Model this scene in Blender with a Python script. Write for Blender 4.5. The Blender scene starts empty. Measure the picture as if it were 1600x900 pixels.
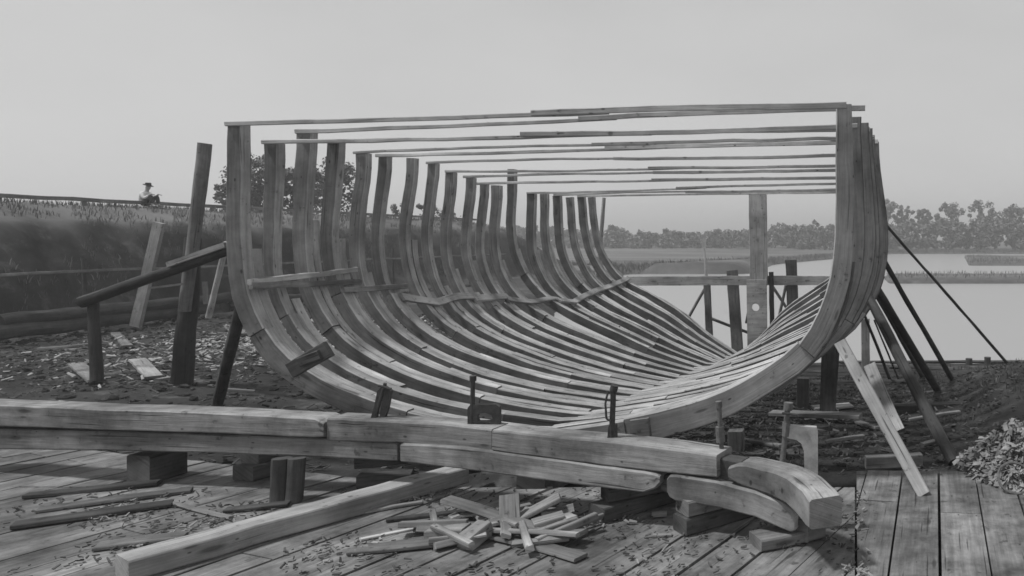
import bpy, bmesh, math, random
from mathutils import Vector, noise, Matrix

random.seed(7)
S = bpy.context.scene
C = S.collection
F, VX, HY, EYE = 1200.0, 1320.0, 372.0, 2.6     # focal length (photo pixels), axis, horizon, eye height (m)

def P(px, py, Y):                                # photo pixel at depth Y -> point
    return Vector(((px-VX)/F*Y, Y, EYE-(py-HY)/F*Y))
def G(px, py, Z=0.0):                            # photo pixel on the level Z -> point
    Y = (EYE-Z)*F/(py-HY)
    return Vector(((px-VX)/F*Y, Y, Z))
def sstep(a, b, x):
    t = max(0.0, min(1.0, (x-a)/(b-a)))
    return t*t*(3-2*t)
def lerp(a, b, t): return a+(b-a)*t
def interp(tab, x):
    if x <= tab[0][0]: return tab[0][1]
    for (x0, y0), (x1, y1) in zip(tab, tab[1:]):
        if x <= x1: return lerp(y0, y1, (x-x0)/(x1-x0))
    return tab[-1][1]
def rnd(a, b): return random.uniform(a, b)

# ------------------------------------------------------------------ materials
def g(v): return (v, v, v, 1)
def new_mat(name, rough=0.85):
    m = bpy.data.materials.new(name); m.use_nodes = True
    nt = m.node_tree; b = nt.nodes['Principled BSDF']
    b.inputs['Roughness'].default_value = rough
    if 'Specular IOR Level' in b.inputs: b.inputs['Specular IOR Level'].default_value = 0.25
    return m, nt, b
def N(nt, t, **kw):
    n = nt.nodes.new(t)
    for k, v in kw.items(): setattr(n, k, v)
    return n
def ramp(nt, stops):
    r = N(nt, 'ShaderNodeValToRGB'); e = r.color_ramp.elements
    while len(e) < len(stops): e.new(0.5)
    for el, (p, v) in zip(e, stops): el.position = p; el.color = g(v)
    return r
def mathn(nt, op, a, b=None):
    m = N(nt, 'ShaderNodeMath', operation=op)
    for i, v in enumerate((a, b)):
        if v is None: continue
        if isinstance(v, (int, float)): m.inputs[i].default_value = v
        else: nt.links.new(v, m.inputs[i])
    return m.outputs[0]
def noise_tex(nt, vec, scale, detail=4, rough=0.55, mscale=None):
    if mscale:
        mp = N(nt, 'ShaderNodeMapping'); mp.inputs['Scale'].default_value = mscale
        nt.links.new(vec, mp.inputs['Vector']); vec = mp.outputs['Vector']
    n = N(nt, 'ShaderNodeTexNoise'); n.inputs['Scale'].default_value = scale
    n.inputs['Detail'].default_value = detail; n.inputs['Roughness'].default_value = rough
    nt.links.new(vec, n.inputs['Vector'])
    return n.outputs['Fac']

def wood(name, base, contrast=0.5, stain=0.45, grain=34, rough=0.82, vary=0.5, bump=0.35):
    """weathered timber: grain along u of the UV map (metres), stains, checks, a tone for each piece"""
    m, nt, b = new_mat(name, rough)
    L = nt.links
    uv = N(nt, 'ShaderNodeUVMap').outputs['UV']
    tc = N(nt, 'ShaderNodeTexCoord'); ob = tc.outputs['Object']
    geo = N(nt, 'ShaderNodeNewGeometry').outputs['Random Per Island']
    fine = noise_tex(nt, uv, 1.0, 6, 0.65, (1.6, grain, 1))
    broad = noise_tex(nt, uv, 1.0, 3, 0.5, (0.7, 7, 1))
    blot = noise_tex(nt, ob, 2.2, 7, 0.7)
    patch = noise_tex(nt, ob, 0.8, 3, 0.55)
    pt_ = ramp(nt, [(0.36, 0.62), (0.62, 1.12)]); L.new(patch, pt_.inputs[0])
    spots = noise_tex(nt, ob, 9.0, 3, 0.6)
    crack = noise_tex(nt, uv, 1.0, 2, 0.4, (0.9, grain*1.4, 1))
    f = ramp(nt, [(0.25, 1-contrast), (0.75, 1+contrast*0.35)]); L.new(fine, f.inputs[0])
    br = ramp(nt, [(0.3, 0.82), (0.7, 1.1)]); L.new(broad, br.inputs[0])
    bl = ramp(nt, [(0.34, 1-stain), (0.62, 1.08)]); L.new(blot, bl.inputs[0])
    sp = ramp(nt, [(0.28, 0.45), (0.36, 1.0)]); L.new(spots, sp.inputs[0])
    ck = ramp(nt, [(0.30, 0.35), (0.345, 1.0)]); L.new(crack, ck.inputs[0])
    v = mathn(nt, 'MULTIPLY', f.outputs[0], br.outputs[0])
    v = mathn(nt, 'MULTIPLY', v, bl.outputs[0])
    v = mathn(nt, 'MULTIPLY', v, sp.outputs[0])
    v = mathn(nt, 'MULTIPLY', v, pt_.outputs[0])
    v = mathn(nt, 'MULTIPLY', v, ck.outputs[0])
    for sc_, rad, dk in (((1.1, 4.5, 1), 0.075, 0.45), ((3.0, 6.0, 1), 0.05, 0.3)):
        mp = N(nt, 'ShaderNodeMapping'); mp.inputs['Scale'].default_value = sc_; L.new(uv, mp.inputs['Vector'])
        vo = N(nt, 'ShaderNodeTexVoronoi'); vo.voronoi_dimensions = '2D'; vo.inputs['Scale'].default_value = 1.0; L.new(mp.outputs[0], vo.inputs['Vector'])
        sx = N(nt, 'ShaderNodeSeparateColor'); L.new(vo.outputs['Color'], sx.inputs[0])
        rsz = mathn(nt, 'ADD', vo.outputs['Distance'], mathn(nt, 'MULTIPLY', mathn(nt, 'GREATER_THAN', sx.outputs[0], 0.3), 1.0))
        rsz = mathn(nt, 'DIVIDE', rsz, mathn(nt, 'ADD', sx.outputs[1], 0.5))
        rr = ramp(nt, [(rad*0.6, dk), (rad*1.2, 1.0)]); L.new(rsz, rr.inputs[0])
        v = mathn(nt, 'MULTIPLY', v, rr.outputs[0])
    piece = mathn(nt, 'ADD', mathn(nt, 'MULTIPLY', geo, vary), 1-vary/2)
    v = mathn(nt, 'MULTIPLY', v, piece)
    v = mathn(nt, 'MULTIPLY', v, base)
    cb = N(nt, 'ShaderNodeCombineColor')
    for i in range(3): L.new(v, cb.inputs[i])
    L.new(cb.outputs[0], b.inputs['Base Color'])
    bp = N(nt, 'ShaderNodeBump'); bp.inputs['Strength'].default_value = bump; bp.inputs['Distance'].default_value = 0.012
    h = mathn(nt, 'ADD', fine, mathn(nt, 'MULTIPLY', ck.outputs[0], 0.8))
    L.new(h, bp.inputs['Height']); L.new(bp.outputs[0], b.inputs['Normal'])
    return m

def mottled(name, lo, hi, scale, rough=0.9, detail=8, bump=0.4, dist=0.03, coord='Object', second=None):
    m, nt, b = new_mat(name, rough); L = nt.links
    tc = N(nt, 'ShaderNodeTexCoord').outputs[coord]
    n1 = noise_tex(nt, tc, scale, detail, 0.65)
    r = ramp(nt, [(0.32, lo), (0.68, hi)]); L.new(n1, r.inputs[0])
    col = r.outputs[0]
    if second:
        n2 = noise_tex(nt, tc, second[0], 4, 0.6)
        r2 = ramp(nt, [(second[1], second[3]), (second[2], second[4])]); L.new(n2, r2.inputs[0])
        v = mathn(nt, 'MULTIPLY', col, r2.outputs[0])
        cb = N(nt, 'ShaderNodeCombineColor')
        for i in range(3): L.new(v, cb.inputs[i])
        col = cb.outputs[0]
    L.new(col, b.inputs['Base Color'])
    bp = N(nt, 'ShaderNodeBump'); bp.inputs['Strength'].default_value = bump; bp.inputs['Distance'].default_value = dist
    L.new(n1, bp.inputs['Height']); L.new(bp.outputs[0], b.inputs['Normal'])
    return m

M = {}
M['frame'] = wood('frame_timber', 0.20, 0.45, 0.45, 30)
M['lit_inner'] = wood('lit_inner_face', 0.46, 0.35, 0.35, 26)  # rib inner faces paler than their sides: light and gap shade put into colour
M['top'] = wood('pale_sawn_board', 0.36, 0.4, 0.3, 40)
M['beam'] = wood('hewn_oak', 0.29, 0.45, 0.55, 22, bump=0.6)
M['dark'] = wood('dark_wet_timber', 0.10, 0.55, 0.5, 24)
M['mid'] = wood('grey_weathered_timber', 0.20, 0.5, 0.45, 28)
M['pale'] = wood('fresh_pale_timber', 0.46, 0.35, 0.25, 34)
M['deck'] = wood('trodden_deck_plank', 0.22, 0.5, 0.65, 22, vary=0.3)
M['log'] = wood('bark_stripped_log', 0.17, 0.6, 0.55, 16)
M['black'] = wood('blackened_timber', 0.05, 0.55, 0.5, 22)
M['tar'] = wood('tarred_bulkhead_board', 0.02, 0.5, 0.4, 20)
M['scrap'] = wood('scrap_offcut', 0.29, 0.4, 0.35, 30, vary=0.8)
M['iron'] = mottled('rusty_iron', 0.02, 0.06, 14, 0.6, bump=0.3, dist=0.005)
M['iron_pale'] = mottled('worn_pale_iron', 0.22, 0.42, 12, 0.5, bump=0.2, dist=0.004)
M['prop'] = wood('grey_round_prop', 0.085, 0.5, 0.5, 18)
M['chips'] = mottled('wood_chip', 0.12, 0.42, 1.7, 0.9, bump=0.0)
M['chipm'] = mottled('trodden_chip', 0.10, 0.30, 1.7, 0.9, bump=0.0)
M['chipsd'] = mottled('muddy_wood_chip', 0.02, 0.10, 1.3, 0.9, bump=0.0)
M['clod'] = mottled('earth_clod', 0.01, 0.05, 3.0, 0.95, bump=0.5)
M['straw'] = mottled('wood_shavings', 0.08, 0.3, 5, 0.9, bump=0.0)
M['grass'] = mottled('dry_grass', 0.06, 0.18, 0.6, 0.8, bump=0.0)
M['bark'] = mottled('tree_bark', 0.03, 0.09, 5, 0.95)
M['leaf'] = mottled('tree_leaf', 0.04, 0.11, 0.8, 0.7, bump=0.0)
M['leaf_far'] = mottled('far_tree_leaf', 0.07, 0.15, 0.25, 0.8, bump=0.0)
M['wallboard'] = mottled('house_clapboard', 0.34, 0.42, 3, 0.8)
M['roof'] = mottled('house_shingle', 0.13, 0.2, 6, 0.9)
M['brick'] = mottled('chimney_brick', 0.16, 0.25, 9, 0.9)
M['glass'] = mottled('window_glass', 0.02, 0.03, 2, 0.12, bump=0)
M['skin'] = mottled('skin', 0.28, 0.34, 8, 0.6, bump=0)
M['shirt'] = mottled('white_shirt', 0.6, 0.72, 8, 0.9)
M['trouser'] = mottled('dark_trousers', 0.03, 0.05, 8, 0.9)

# ground: yard dirt near, marsh grass far
def ground_mat():
    m, nt, b = new_mat('yard_earth', 0.95); L = nt.links
    tc = N(nt, 'ShaderNodeTexCoord').outputs['Object']
    at = N(nt, 'ShaderNodeAttribute', attribute_name='cover').outputs['Fac']
    n1 = noise_tex(nt, tc, 1.3, 10, 0.7)
    n2 = noise_tex(nt, tc, 0.35, 4, 0.6)
    n3 = noise_tex(nt, tc, 0.05, 6, 0.65, (0.5, 2.0, 1))
    d = ramp(nt, [(0.33, 0.008), (0.55, 0.026), (0.74, 0.10)]); L.new(n1, d.inputs[0])
    p = ramp(nt, [(0.38, 0.6), (0.62, 1.5)]); L.new(n2, p.inputs[0])
    dirt = mathn(nt, 'MULTIPLY', d.outputs[0], p.outputs[0])
    gr = ramp(nt, [(0.35, 0.06), (0.65, 0.15)]); L.new(n3, gr.inputs[0])
    gn = ramp(nt, [(0.3, 0.75), (0.7, 1.15)]); L.new(n1, gn.inputs[0])
    grass = mathn(nt, 'MULTIPLY', gr.outputs[0], gn.outputs[0])
    v = mathn(nt, 'ADD', mathn(nt, 'MULTIPLY', dirt, mathn(nt, 'SUBTRACT', 1.0, at)), mathn(nt, 'MULTIPLY', grass, at))
    cb = N(nt, 'ShaderNodeCombineColor')
    for i in range(3): L.new(v, cb.inputs[i])
    L.new(cb.outputs[0], b.inputs['Base Color'])
    bp = N(nt, 'ShaderNodeBump'); bp.inputs['Strength'].default_value = 0.6; bp.inputs['Distance'].default_value = 0.06
    L.new(n1, bp.inputs['Height']); L.new(bp.outputs[0], b.inputs['Normal'])
    return m
M['ground'] = ground_mat()
def water_mat():
    m, nt, b = new_mat('river_water', 0.28); L = nt.links
    b.inputs['Base Color'].default_value = g(0.27)
    b.inputs['IOR'].default_value = 1.33
    b.inputs['Specular IOR Level'].default_value = 0.5
    tc = N(nt, 'ShaderNodeTexCoord').outputs['Object']
    n1 = noise_tex(nt, tc, 2.0, 3, 0.5, (0.6, 1.8, 1))
    bp = N(nt, 'ShaderNodeBump'); bp.inputs['Strength'].default_value = 0.12; bp.inputs['Distance'].default_value = 0.03
    L.new(n1, bp.inputs['Height']); L.new(bp.outputs[0], b.inputs['Normal'])
    return m
M['water'] = water_mat()

# ------------------------------------------------------------------ object helpers
def link(name, me, mat, parent=None):
    o = bpy.data.objects.new(name, me); C.objects.link(o)
    if mat is not None: me.materials.append(mat)
    if parent is not None: o.parent = parent
    return o
def tag(o, label, cat, group=None):
    o['label'] = label; o['category'] = cat
    if group: o['group'] = group
    return o
def empty(name, loc, label, cat, group=None):
    o = bpy.data.objects.new(name, None); C.objects.link(o); o.location = loc
    o.empty_display_size = 0.2
    return tag(o, label, cat, group)
def obj(name, bm, mat, parent=None, smooth=False):
    """one mesh object with its origin at the bottom middle of its shape (or its parent's origin)"""
    xs = [v.co.x for v in bm.verts]; ys = [v.co.y for v in bm.verts]; zs = [v.co.z for v in bm.verts]
    org = Vector(((min(xs)+max(xs))/2, (min(ys)+max(ys))/2, min(zs)))
    bmesh.ops.translate(bm, verts=bm.verts, vec=-org)
    bmesh.ops.recalc_face_normals(bm, faces=bm.faces)
    me = bpy.data.meshes.new(name); bm.to_mesh(me); bm.free()
    for p in me.polygons: p.use_smooth = True
    me.set_sharp_from_angle(angle=math.radians(40))
    o = link(name, me, mat, parent)
    base = Vector((0, 0, 0)); q = parent
    while q is not None: base += q.location; q = q.parent
    o.location = org-base
    return o
def BM():
    b = bmesh.new(); b.loops.layers.uv.new('UVMap'); return b

def ring_pts(c, a, b, ha, hb, ch):
    ch = min(ch, ha*0.45, hb*0.45)
    q = [(-ha+ch, -hb), (ha-ch, -hb), (ha, -hb+ch), (ha, hb-ch), (ha-ch, hb), (-ha+ch, hb), (-ha, hb-ch), (-ha, -hb+ch)]
    return [c+a*x+b*y for x, y in q]
def skin_rings(bm, rings, us, inner=False):
    """rings of equal count -> tube with caps and UVs (u metres along, v metres round)"""
    uvl = bm.loops.layers.uv.verify()
    off, voff = rnd(0, 60), rnd(0, 60)
    n = len(rings[0])
    def jit(p): return p+0.005*noise.noise_vector(p*5.3+Vector((off, 0, 0)))+0.003*noise.noise_vector(p*17.0)
    vs = [[bm.verts.new(jit(p)) for p in r] for r in rings]
    per = [0]
    for k in range(n): per.append(per[-1]+(rings[0][(k+1) % n]-rings[0][k]).length)
    for i in range(len(vs)-1):
        for k in range(n):
            k2 = (k+1) % n
            f = bm.faces.new((vs[i][k], vs[i][k2], vs[i+1][k2], vs[i+1][k]))
            cs = ((us[i], per[k]), (us[i], per[k+1]), (us[i+1], per[k+1]), (us[i+1], per[k]))
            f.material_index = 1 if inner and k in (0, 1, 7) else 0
            for lp, (u, v) in zip(f.loops, cs): lp[uvl].uv = (u+off, v+voff)
    for r, ve in ((0, vs[0]), (-1, vs[-1])):
        f = bm.faces.new(ve)
        c = sum((v.co for v in ve), Vector())/n
        for lp in f.loops:
            d = lp.vert.co-c
            lp[uvl].uv = (off+d.length*3, voff+d.z*2+d.x)
def beam(bm, p0, p1, w, t, up=Vector((0, 0, 1)), taper=1.0, rough=0.006, bow=0.0, ch=0.008, seg=None, bowdir=None, roll=0.0):
    """squared timber from p0 to p1, width w (sideways), thickness t (along up), slightly uneven"""
    p0, p1 = Vector(p0), Vector(p1)
    d = p1-p0; Ln = d.length; d.normalize()
    a = d.cross(up)
    if a.length < 0.05: a = d.cross(Vector((0, 1, 0)))
    a.normalize(); b = a.cross(d).normalized()
    if roll:
        R = Matrix.Rotation(roll, 3, d); a = R @ a; b = R @ b
    n = seg or max(3, int(Ln/0.3)+1)
    sd = Vector((rnd(0, 99), rnd(0, 99), rnd(0, 99)))
    rings, us = [], []
    bd = bowdir or b
    for i in range(n+1):
        s = i/n
        c = p0+d*(Ln*s)+bd*(bow*4*s*(1-s))
        k = lerp(1, taper, s)
        nz = noise.noise(sd+Vector((s*Ln*1.7, 0, 0))); nz2 = noise.noise(sd+Vector((0, s*Ln*1.7, 3)))
        c = c+a*(nz*rough)+b*(nz2*rough)
        rings.append(ring_pts(c, a, b, w/2*k*(1+nz*0.05), t/2*k*(1+nz2*0.05), ch)); us.append(s*Ln)
    skin_rings(bm, rings, us)
def pole(bm, p0, p1, r0, r1, n=10, wob=0.01, seg=None, bow=0.0):
    p0, p1 = Vector(p0), Vector(p1)
    d = p1-p0; Ln = d.length; d.normalize()
    a = d.cross(Vector((0, 0, 1)))
    if a.length < 0.05: a = d.cross(Vector((0, 1, 0)))
    a.normalize(); b = a.cross(d).normalized()
    m = seg or max(3, int(Ln/0.3)+1)
    sd = Vector((rnd(0, 99), rnd(0, 99), rnd(0, 99)))
    rings, us = [], []
    for i in range(m+1):
        s = i/m
        nz = noise.noise(sd+Vector((s*Ln*0.9, 0, 0))); nz2 = noise.noise(sd+Vector((0, s*Ln*0.9, 5)))
        c = p0+d*(Ln*s)+a*(nz*wob)+b*(nz2*wob+bow*4*s*(1-s))
        r = lerp(r0, r1, s)
        rings.append([c+(a*math.cos(2*math.pi*k/n)+b*math.sin(2*math.pi*k/n))*r*(1+0.12*noise.noise(sd+Vector((s*Ln*1.3, math.cos(6.283*k/n), math.sin(6.283*k/n))))) for k in range(n)])
        us.append(s*Ln)
    skin_rings(bm, rings, us)
def prism(bm, poly, hole, y0, y1, org, ax, az, ay):
    """flat outline (list of (x,z)) with an optional hole, given thickness along ay"""
    uvl = bm.loops.layers.uv.verify()
    def loopv(pts, y): return [bm.verts.new(org+ax*x+az*z+ay*y) for x, z in pts]
    f0, f1 = loopv(poly, y0), loopv(poly, y1)
    n = len(poly)
    for k in range(n): bm.faces.new((f0[k], f0[(k+1) % n], f1[(k+1) % n], f1[k]))
    if hole:
        h0, h1 = loopv(hole, y0), loopv(hole, y1); m = len(hole)
        for k in range(m): bm.faces.new((h0[k], h1[k], h1[(k+1) % m], h0[(k+1) % m]))
        for fo, ho in ((f0, h0), (f1, h1)):
            es = []
            for lst in (fo, ho):
                for k in range(len(lst)):
                    e = bm.edges.get((lst[k], lst[(k+1) % len(lst)]))
                    es.append(e)
            bmesh.ops.triangle_fill(bm, edges=es, use_beauty=True)
    else:
        bm.faces.new(f0); bm.faces.new(f1)
    for f in bm.faces:
        for lp in f.loops:
            if lp[uvl].uv.length == 0: lp[uvl].uv = (lp.vert.co.x+lp.vert.co.y, lp.vert.co.z)

# ------------------------------------------------------------------ terrain
WATER = -1.3
edge_tab = [(-60, 60), (-22, 83), (-11, 111), (-2, 142), (8, 180), (12, 187), (400, 200)]
def land(x, y):
    nz = noise.noise(Vector((x*0.35, y*0.35, 0))); fz = noise.noise(Vector((x*1.6, y*1.6, 4)))
    L = sstep(-7.5, -13.0, x)
    near = -0.13-1.25*max(0.0, min(1.0, (y-9.0)/16.0))
    near -= 1.2*sstep(24.0, 30.0, y)
    mound = 0.75*math.exp(-((x-3.6)/1.3)**2-((y-14.5)/4.0)**2)+0.5*math.exp(-((x-4.6)/1.6)**2-((y-10.5)/2.2)**2)
    near += mound
    left = -0.12-0.03*sstep(8, 25, y)
    lefty = left-2.4*sstep(60, 72, y)*0
    z = near*(1-L)+lefty*L
    rough = (lerp(0.04, 0.09, L)*nz+lerp(0.03, 0.05, L)*fz+0.03*noise.noise(Vector((x*3.1, y*1.9, 8)))*L)*(1 if y < 40 else 0.6)
    if y < 8.7 or (x < -4 and y+0.27*x < 7.2): rough = -abs(rough)-0.12*sstep(9.2, 8.3, y)
    z += rough
    # shore of the yard on the left side further off
    if y > 24 and x > -24:
        sx = interp([(24, -11), (40, -15), (60, -17), (83, -24)], y)+1.5*noise.noise(Vector((0, y*0.12, 9)))
        z = lerp(z, -2.4, sstep(sx-1.5, sx+1.0, x)) if y < 84 else z
    # far marsh
    ye = interp(edge_tab, x)+5*noise.noise(Vector((x*0.08, 1, 2)))
    m = sstep(ye-3, ye+1.5, y)
    mz = -0.95+0.9*sstep(ye, ye+200, y)+0.12*noise.noise(Vector((x*0.1, y*0.05, 1)))
    z = lerp(z, mz, m)
    # low bars in the river
    b1 = sstep(2.6, 4.5, x)*sstep(64.5, 66.5, y)*sstep(78.5, 76, y)
    if m < 0.5 and b1 > 0: z = max(z, -2.2+1.35*b1+0.06*fz)
    b2 = sstep(0, 1, (x-0.143*y)/3.0)*sstep(104, 110, y)*sstep(166, 158, y)
    if b2 > 0: z = max(z, -2.2+1.25*b2)
    # raised bank and road on the left
    if x < -21.5 and y < 120:
        bz = 3.05+0.75*sstep(-24.4, -28.0, x)+0.05*fz
        z = lerp(z, bz, sstep(-22.9+0.5*nz, -25.3+0.9*noise.noise(Vector((y*0.4, 5, 5))), x+0.35*fz)*sstep(72, 56, y))
    return z
def cover(x, y):
    c = 0.0
    c = sstep(-24.6, -25.6, x+0.8*noise.noise(Vector((x*0.9, y*0.9, 2))))*sstep(120, 60, y)
    ye = interp(edge_tab, x)
    if y > 60: c = max(c, sstep(60, 70, y))
    if x < -12: c = max(c, 0.25*sstep(30, 40, y))
    return c
xs = []
x = -400.0
for a, b, st in ((-400, -60, 17), (-60, -30, 2.0), (-30, -23.6, 0.25)):
    k = a
    while k < b-1e-6: xs.append(k); k += st
k = -23.6
while k < 8: xs.append(k); k += 0.2
for a, b, st in ((8, 40, 1.0), (40, 120, 5), (120, 420.1, 20)):
    k = a
    while k < b: xs.append(k); k += st
ys = []
for a, b, st in ((2, 7.6, 0.8), (7.6, 27, 0.2), (27, 60, 0.8), (60, 200, 1.5), (200, 420, 10), (420, 3000, 200)):
    k = a
    while k < b-1e-6: ys.append(k); k += st
verts = [(x, y, land(x, y)) for y in ys for x in xs]
nx = len(xs)
faces = [(j*nx+i, j*nx+i+1, (j+1)*nx+i+1, (j+1)*nx+i) for j in range(len(ys)-1) for i in range(nx-1)]
me = bpy.data.meshes.new('ground'); me.from_pydata(verts, [], faces)
at = me.attributes.new('cover', 'FLOAT', 'POINT')
at.data.foreach_set('value', [cover(v[0], v[1]) for v in verts])
for p in me.polygons: p.use_smooth = True
o = link('ground', me, M['ground']); o['kind'] = 'structure'
bm = BM()
vv = [bm.verts.new(q) for q in ((-500, 12, WATER), (500, 12, WATER), (500, 330, WATER), (-500, 330, WATER))]
bm.faces.new(vv)
me = bpy.data.meshes.new('water'); bm.to_mesh(me); bm.free()
o = link('water', me, M['water']); o['kind'] = 'structure'

# platform: planks clipped to two fields
def clip(poly, nrm, d):
    out = []
    for i in range(len(poly)):
        a, b = poly[i], poly[(i+1) % len(poly)]
        da, db = a.dot(nrm)-d, b.dot(nrm)-d
        if da <= 0: out.append(a)
        if (da <= 0) != (db <= 0): out.append(a+(b-a)*(da/(da-db)))
    return out
def plank_field(bm, region, ang, width, org, zt):
    uvl = bm.loops.layers.uv.verify()
    dv = Vector((math.sin(ang), math.cos(ang))); sv = Vector((dv.y, -dv.x))
    for k in range(-60, 60):
        w0 = k*width+0.03*noise.noise(Vector((k*3.1, 0, 0)))
        a0 = org+sv*(w0+0.009); a1 = org+sv*(w0+width-0.009+rnd(-0.006, 0.004))
        # butt joints along the length
        t = -12+rnd(0, 3)
        while t < 14:
            ln = rnd(2.6, 5.0)
            poly = [a0+dv*t, a1+dv*t, a1+dv*(t+ln-0.012), a0+dv*(t+ln-0.012)]
            t0 = t; t += ln
            for nrm, d in region:
                if poly: poly = clip(poly, nrm, d)
            if len(poly) < 3: continue
            z0, tilt = zt+rnd(-0.006, 0.004), rnd(-0.012, 0.012)
            off = (rnd(0, 50), rnd(0, 50))
            def top(q): return z0+tilt*(((q-a0).dot(sv))/width-0.5)
            tv = [bm.verts.new((q.x, q.y, top(q))) for q in poly]
            bv = [bm.verts.new((q.x, q.y, top(q)-0.06)) for q in poly]
            fs = [bm.faces.new(tv)]
            fs += [bm.faces.new((tv[i], bv[i], bv[(i+1) % len(tv)], tv[(i+1) % len(tv)])) for i in range(len(tv))]
            for f in fs:
                for lp in f.loops:
                    q = Vector((lp.vert.co.x, lp.vert.co.y))-a0
                    lp[uvl].uv = (q.dot(dv)+off[0], q.dot(sv)+off[1]+lp.vert.co.z)
V2 = Vector
bm = BM()
jag = 0
regL = [(V2((0, 1)), 8.02), (V2((0, -1)), -3.5), (V2((-1, 0)), 16.0), (V2((1, -0.0130)), 0.0)]
regR = [(V2((0, 1)), 8.62), (V2((0, -1)), -3.5), (V2((1, 0)), 4.2), (V2((-1, 0.0130)), -0.02)]
plank_field(bm, regL, math.radians(21.8), 0.40, V2((0.0, 7.0)), 0.0)
k_ = math.hypot(1, 0.27)
regM = [(V2((0, -1)), -8.024), (V2((1, 0)), -4.0), (V2((0.27/k_, 1/k_)), 6.92/k_), (V2((-1, 0)), 16.0)]
plank_field(bm, regM, math.radians(21.8), 0.40, V2((0.0, 7.0)), 0.0)
plank_field(bm, regR, math.radians(6.7), 0.40, V2((0.46, 7.0)), -0.012)
me = bpy.data.meshes.new('platform'); bm.to_mesh(me); bm.free()
o = link('platform', me, M['deck']); o['kind'] = 'structure'

# ------------------------------------------------------------------ schooner frame
D0, SP = 8.3, 0.68
tops = [(376, 196), (437, 225), (485, 208), (530, 222), (570, 240), (603, 245), (646, 248), (678, 256), (706, 270),
        (733, 278), (753, 288), (775, 290), (797, 265), (828, 303), (847, 303), (868, 306), (887, 308), (904, 308), (920, 308)]
NF = len(tops)
CX = (850-VX)/F*D0
spall_right = {0: 166, 1: 198, 2: 171, 3: 203, 4: 217, 5: 223, 7: 243, 8: 259, 9: 266, 10: 278, 13: 287, 15: 296, 17: 300}
right_y = [(0, 166), (1, 185), (3, 203), (5, 223), (7, 243), (10, 274), (13, 288), (18, 302)]
U = [(0, 1), (.16, .98), (.33, .955), (.54, .905), (.74, .825), (.88, .725), (.957, .6), (.99, .48), (1.0, .27), (1.0, 0)]
Vv = [(0, 1), (.09, .945), (.22, .86), (.41, .715), (.62, .605), (.82, .505), (.935, .36), (.98, .2), (1, 0)]
def resample(pts, n):
    # catmull-rom then equal arc steps
    d = []
    q = [(2*pts[0][0]-pts[1][0], 2*pts[0][1]-pts[1][1])]+pts+[(2*pts[-1][0]-pts[-2][0], 2*pts[-1][1]-pts[-2][1])]
    for i in range(1, len(q)-2):
        for k in range(20):
            t = k/20
            d.append(tuple(0.5*(2*q[i][j]+(q[i+1][j]-q[i-1][j])*t+(2*q[i-1][j]-5*q[i][j]+4*q[i+1][j]-q[i+2][j])*t*t+(3*q[i][j]-q[i-1][j]-3*q[i+1][j]+q[i+2][j])*t**3) for j in (0, 1)))
    d.append(pts[-1])
    L = [0]
    for a, b in zip(d, d[1:]): L.append(L[-1]+math.hypot(b[0]-a[0], b[1]-a[1]))
    out = []
    j = 0
    for i in range(n+1):
        s = L[-1]*i/n
        while j < len(L)-2 and L[j+1] < s: j += 1
        t = (s-L[j])/max(1e-9, L[j+1]-L[j])
        out.append((lerp(d[j][0], d[j+1][0], t), lerp(d[j][1], d[j+1][1], t)))
    return out
NH = 32
RU, RV = resample(U, NH), resample(Vv, NH)
def frame_y(i): return D0+SP*i
def frame_curve(i):
    """inner edge of frame i from the left top to the right top: list of (X, Z)"""
    Y = frame_y(i); t = i/(NF-1)
    lx, ly = tops[i]
    XL, ZL = (lx+(19 if i == 0 else 11)-VX)/F*Y, EYE-(ly-HY)/F*Y
    hb = CX-XL
    XR = CX+hb
    ryp = interp(right_y, i)
    ZR = EYE-(ryp-HY)/F*Y
    ZK = lerp(0.54, -0.53, t)
    w = min(1, t**1.9)
    fl = math.sin(math.pi*min(1, t*1.1))**0.7
    pts = []
    for side in (-1, 1):
        ZT = ZL if side < 0 else ZR
        seq = []
        for k in range(NH+1):
            u = lerp(RU[k][0], RV[k][0], w); z = lerp(RU[k][1], RV[k][1], w)
            bul = 1+0.055*fl*sstep(0.0, 0.42, z)*sstep(1.0, 0.6, z)
            seq.append((CX+side*hb*u*bul+0.42*t*z*z, lerp(ZT, ZK, z)))
        pts.append(seq)
    return list(reversed(pts[0]))+pts[1][1:]
curves = [frame_curve(i) for i in range(NF)]
def curve_at(cv, s):
    x = s*(len(cv)-1); k = min(len(cv)-2, int(x)); t = x-k
    return Vector((lerp(cv[k][0], cv[k+1][0], t), 0, lerp(cv[k][1], cv[k+1][1], t)))
def curve_nrm(cv, s):
    e = 0.012
    a, b = curve_at(cv, max(0, s-e)), curve_at(cv, min(1, s+e))
    d = (b-a).normalized()
    return Vector((d.z, 0, -d.x)) if True else d      # outward (down at the keel, left on the left side)
def moulded(s, near):
    k = abs(s-0.5)*2
    m = interp([(0, 0.26), (0.25, 0.21), (0.6, 0.18), (1, 0.14)] if near else [(0, 0.22), (0.25, 0.175), (0.55, 0.15), (0.8, 0.155), (1, 0.165)], k)
    return m*((1.0 if s < 0.5 else 1.32) if near else 1.0)
SID = 0.135
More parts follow.
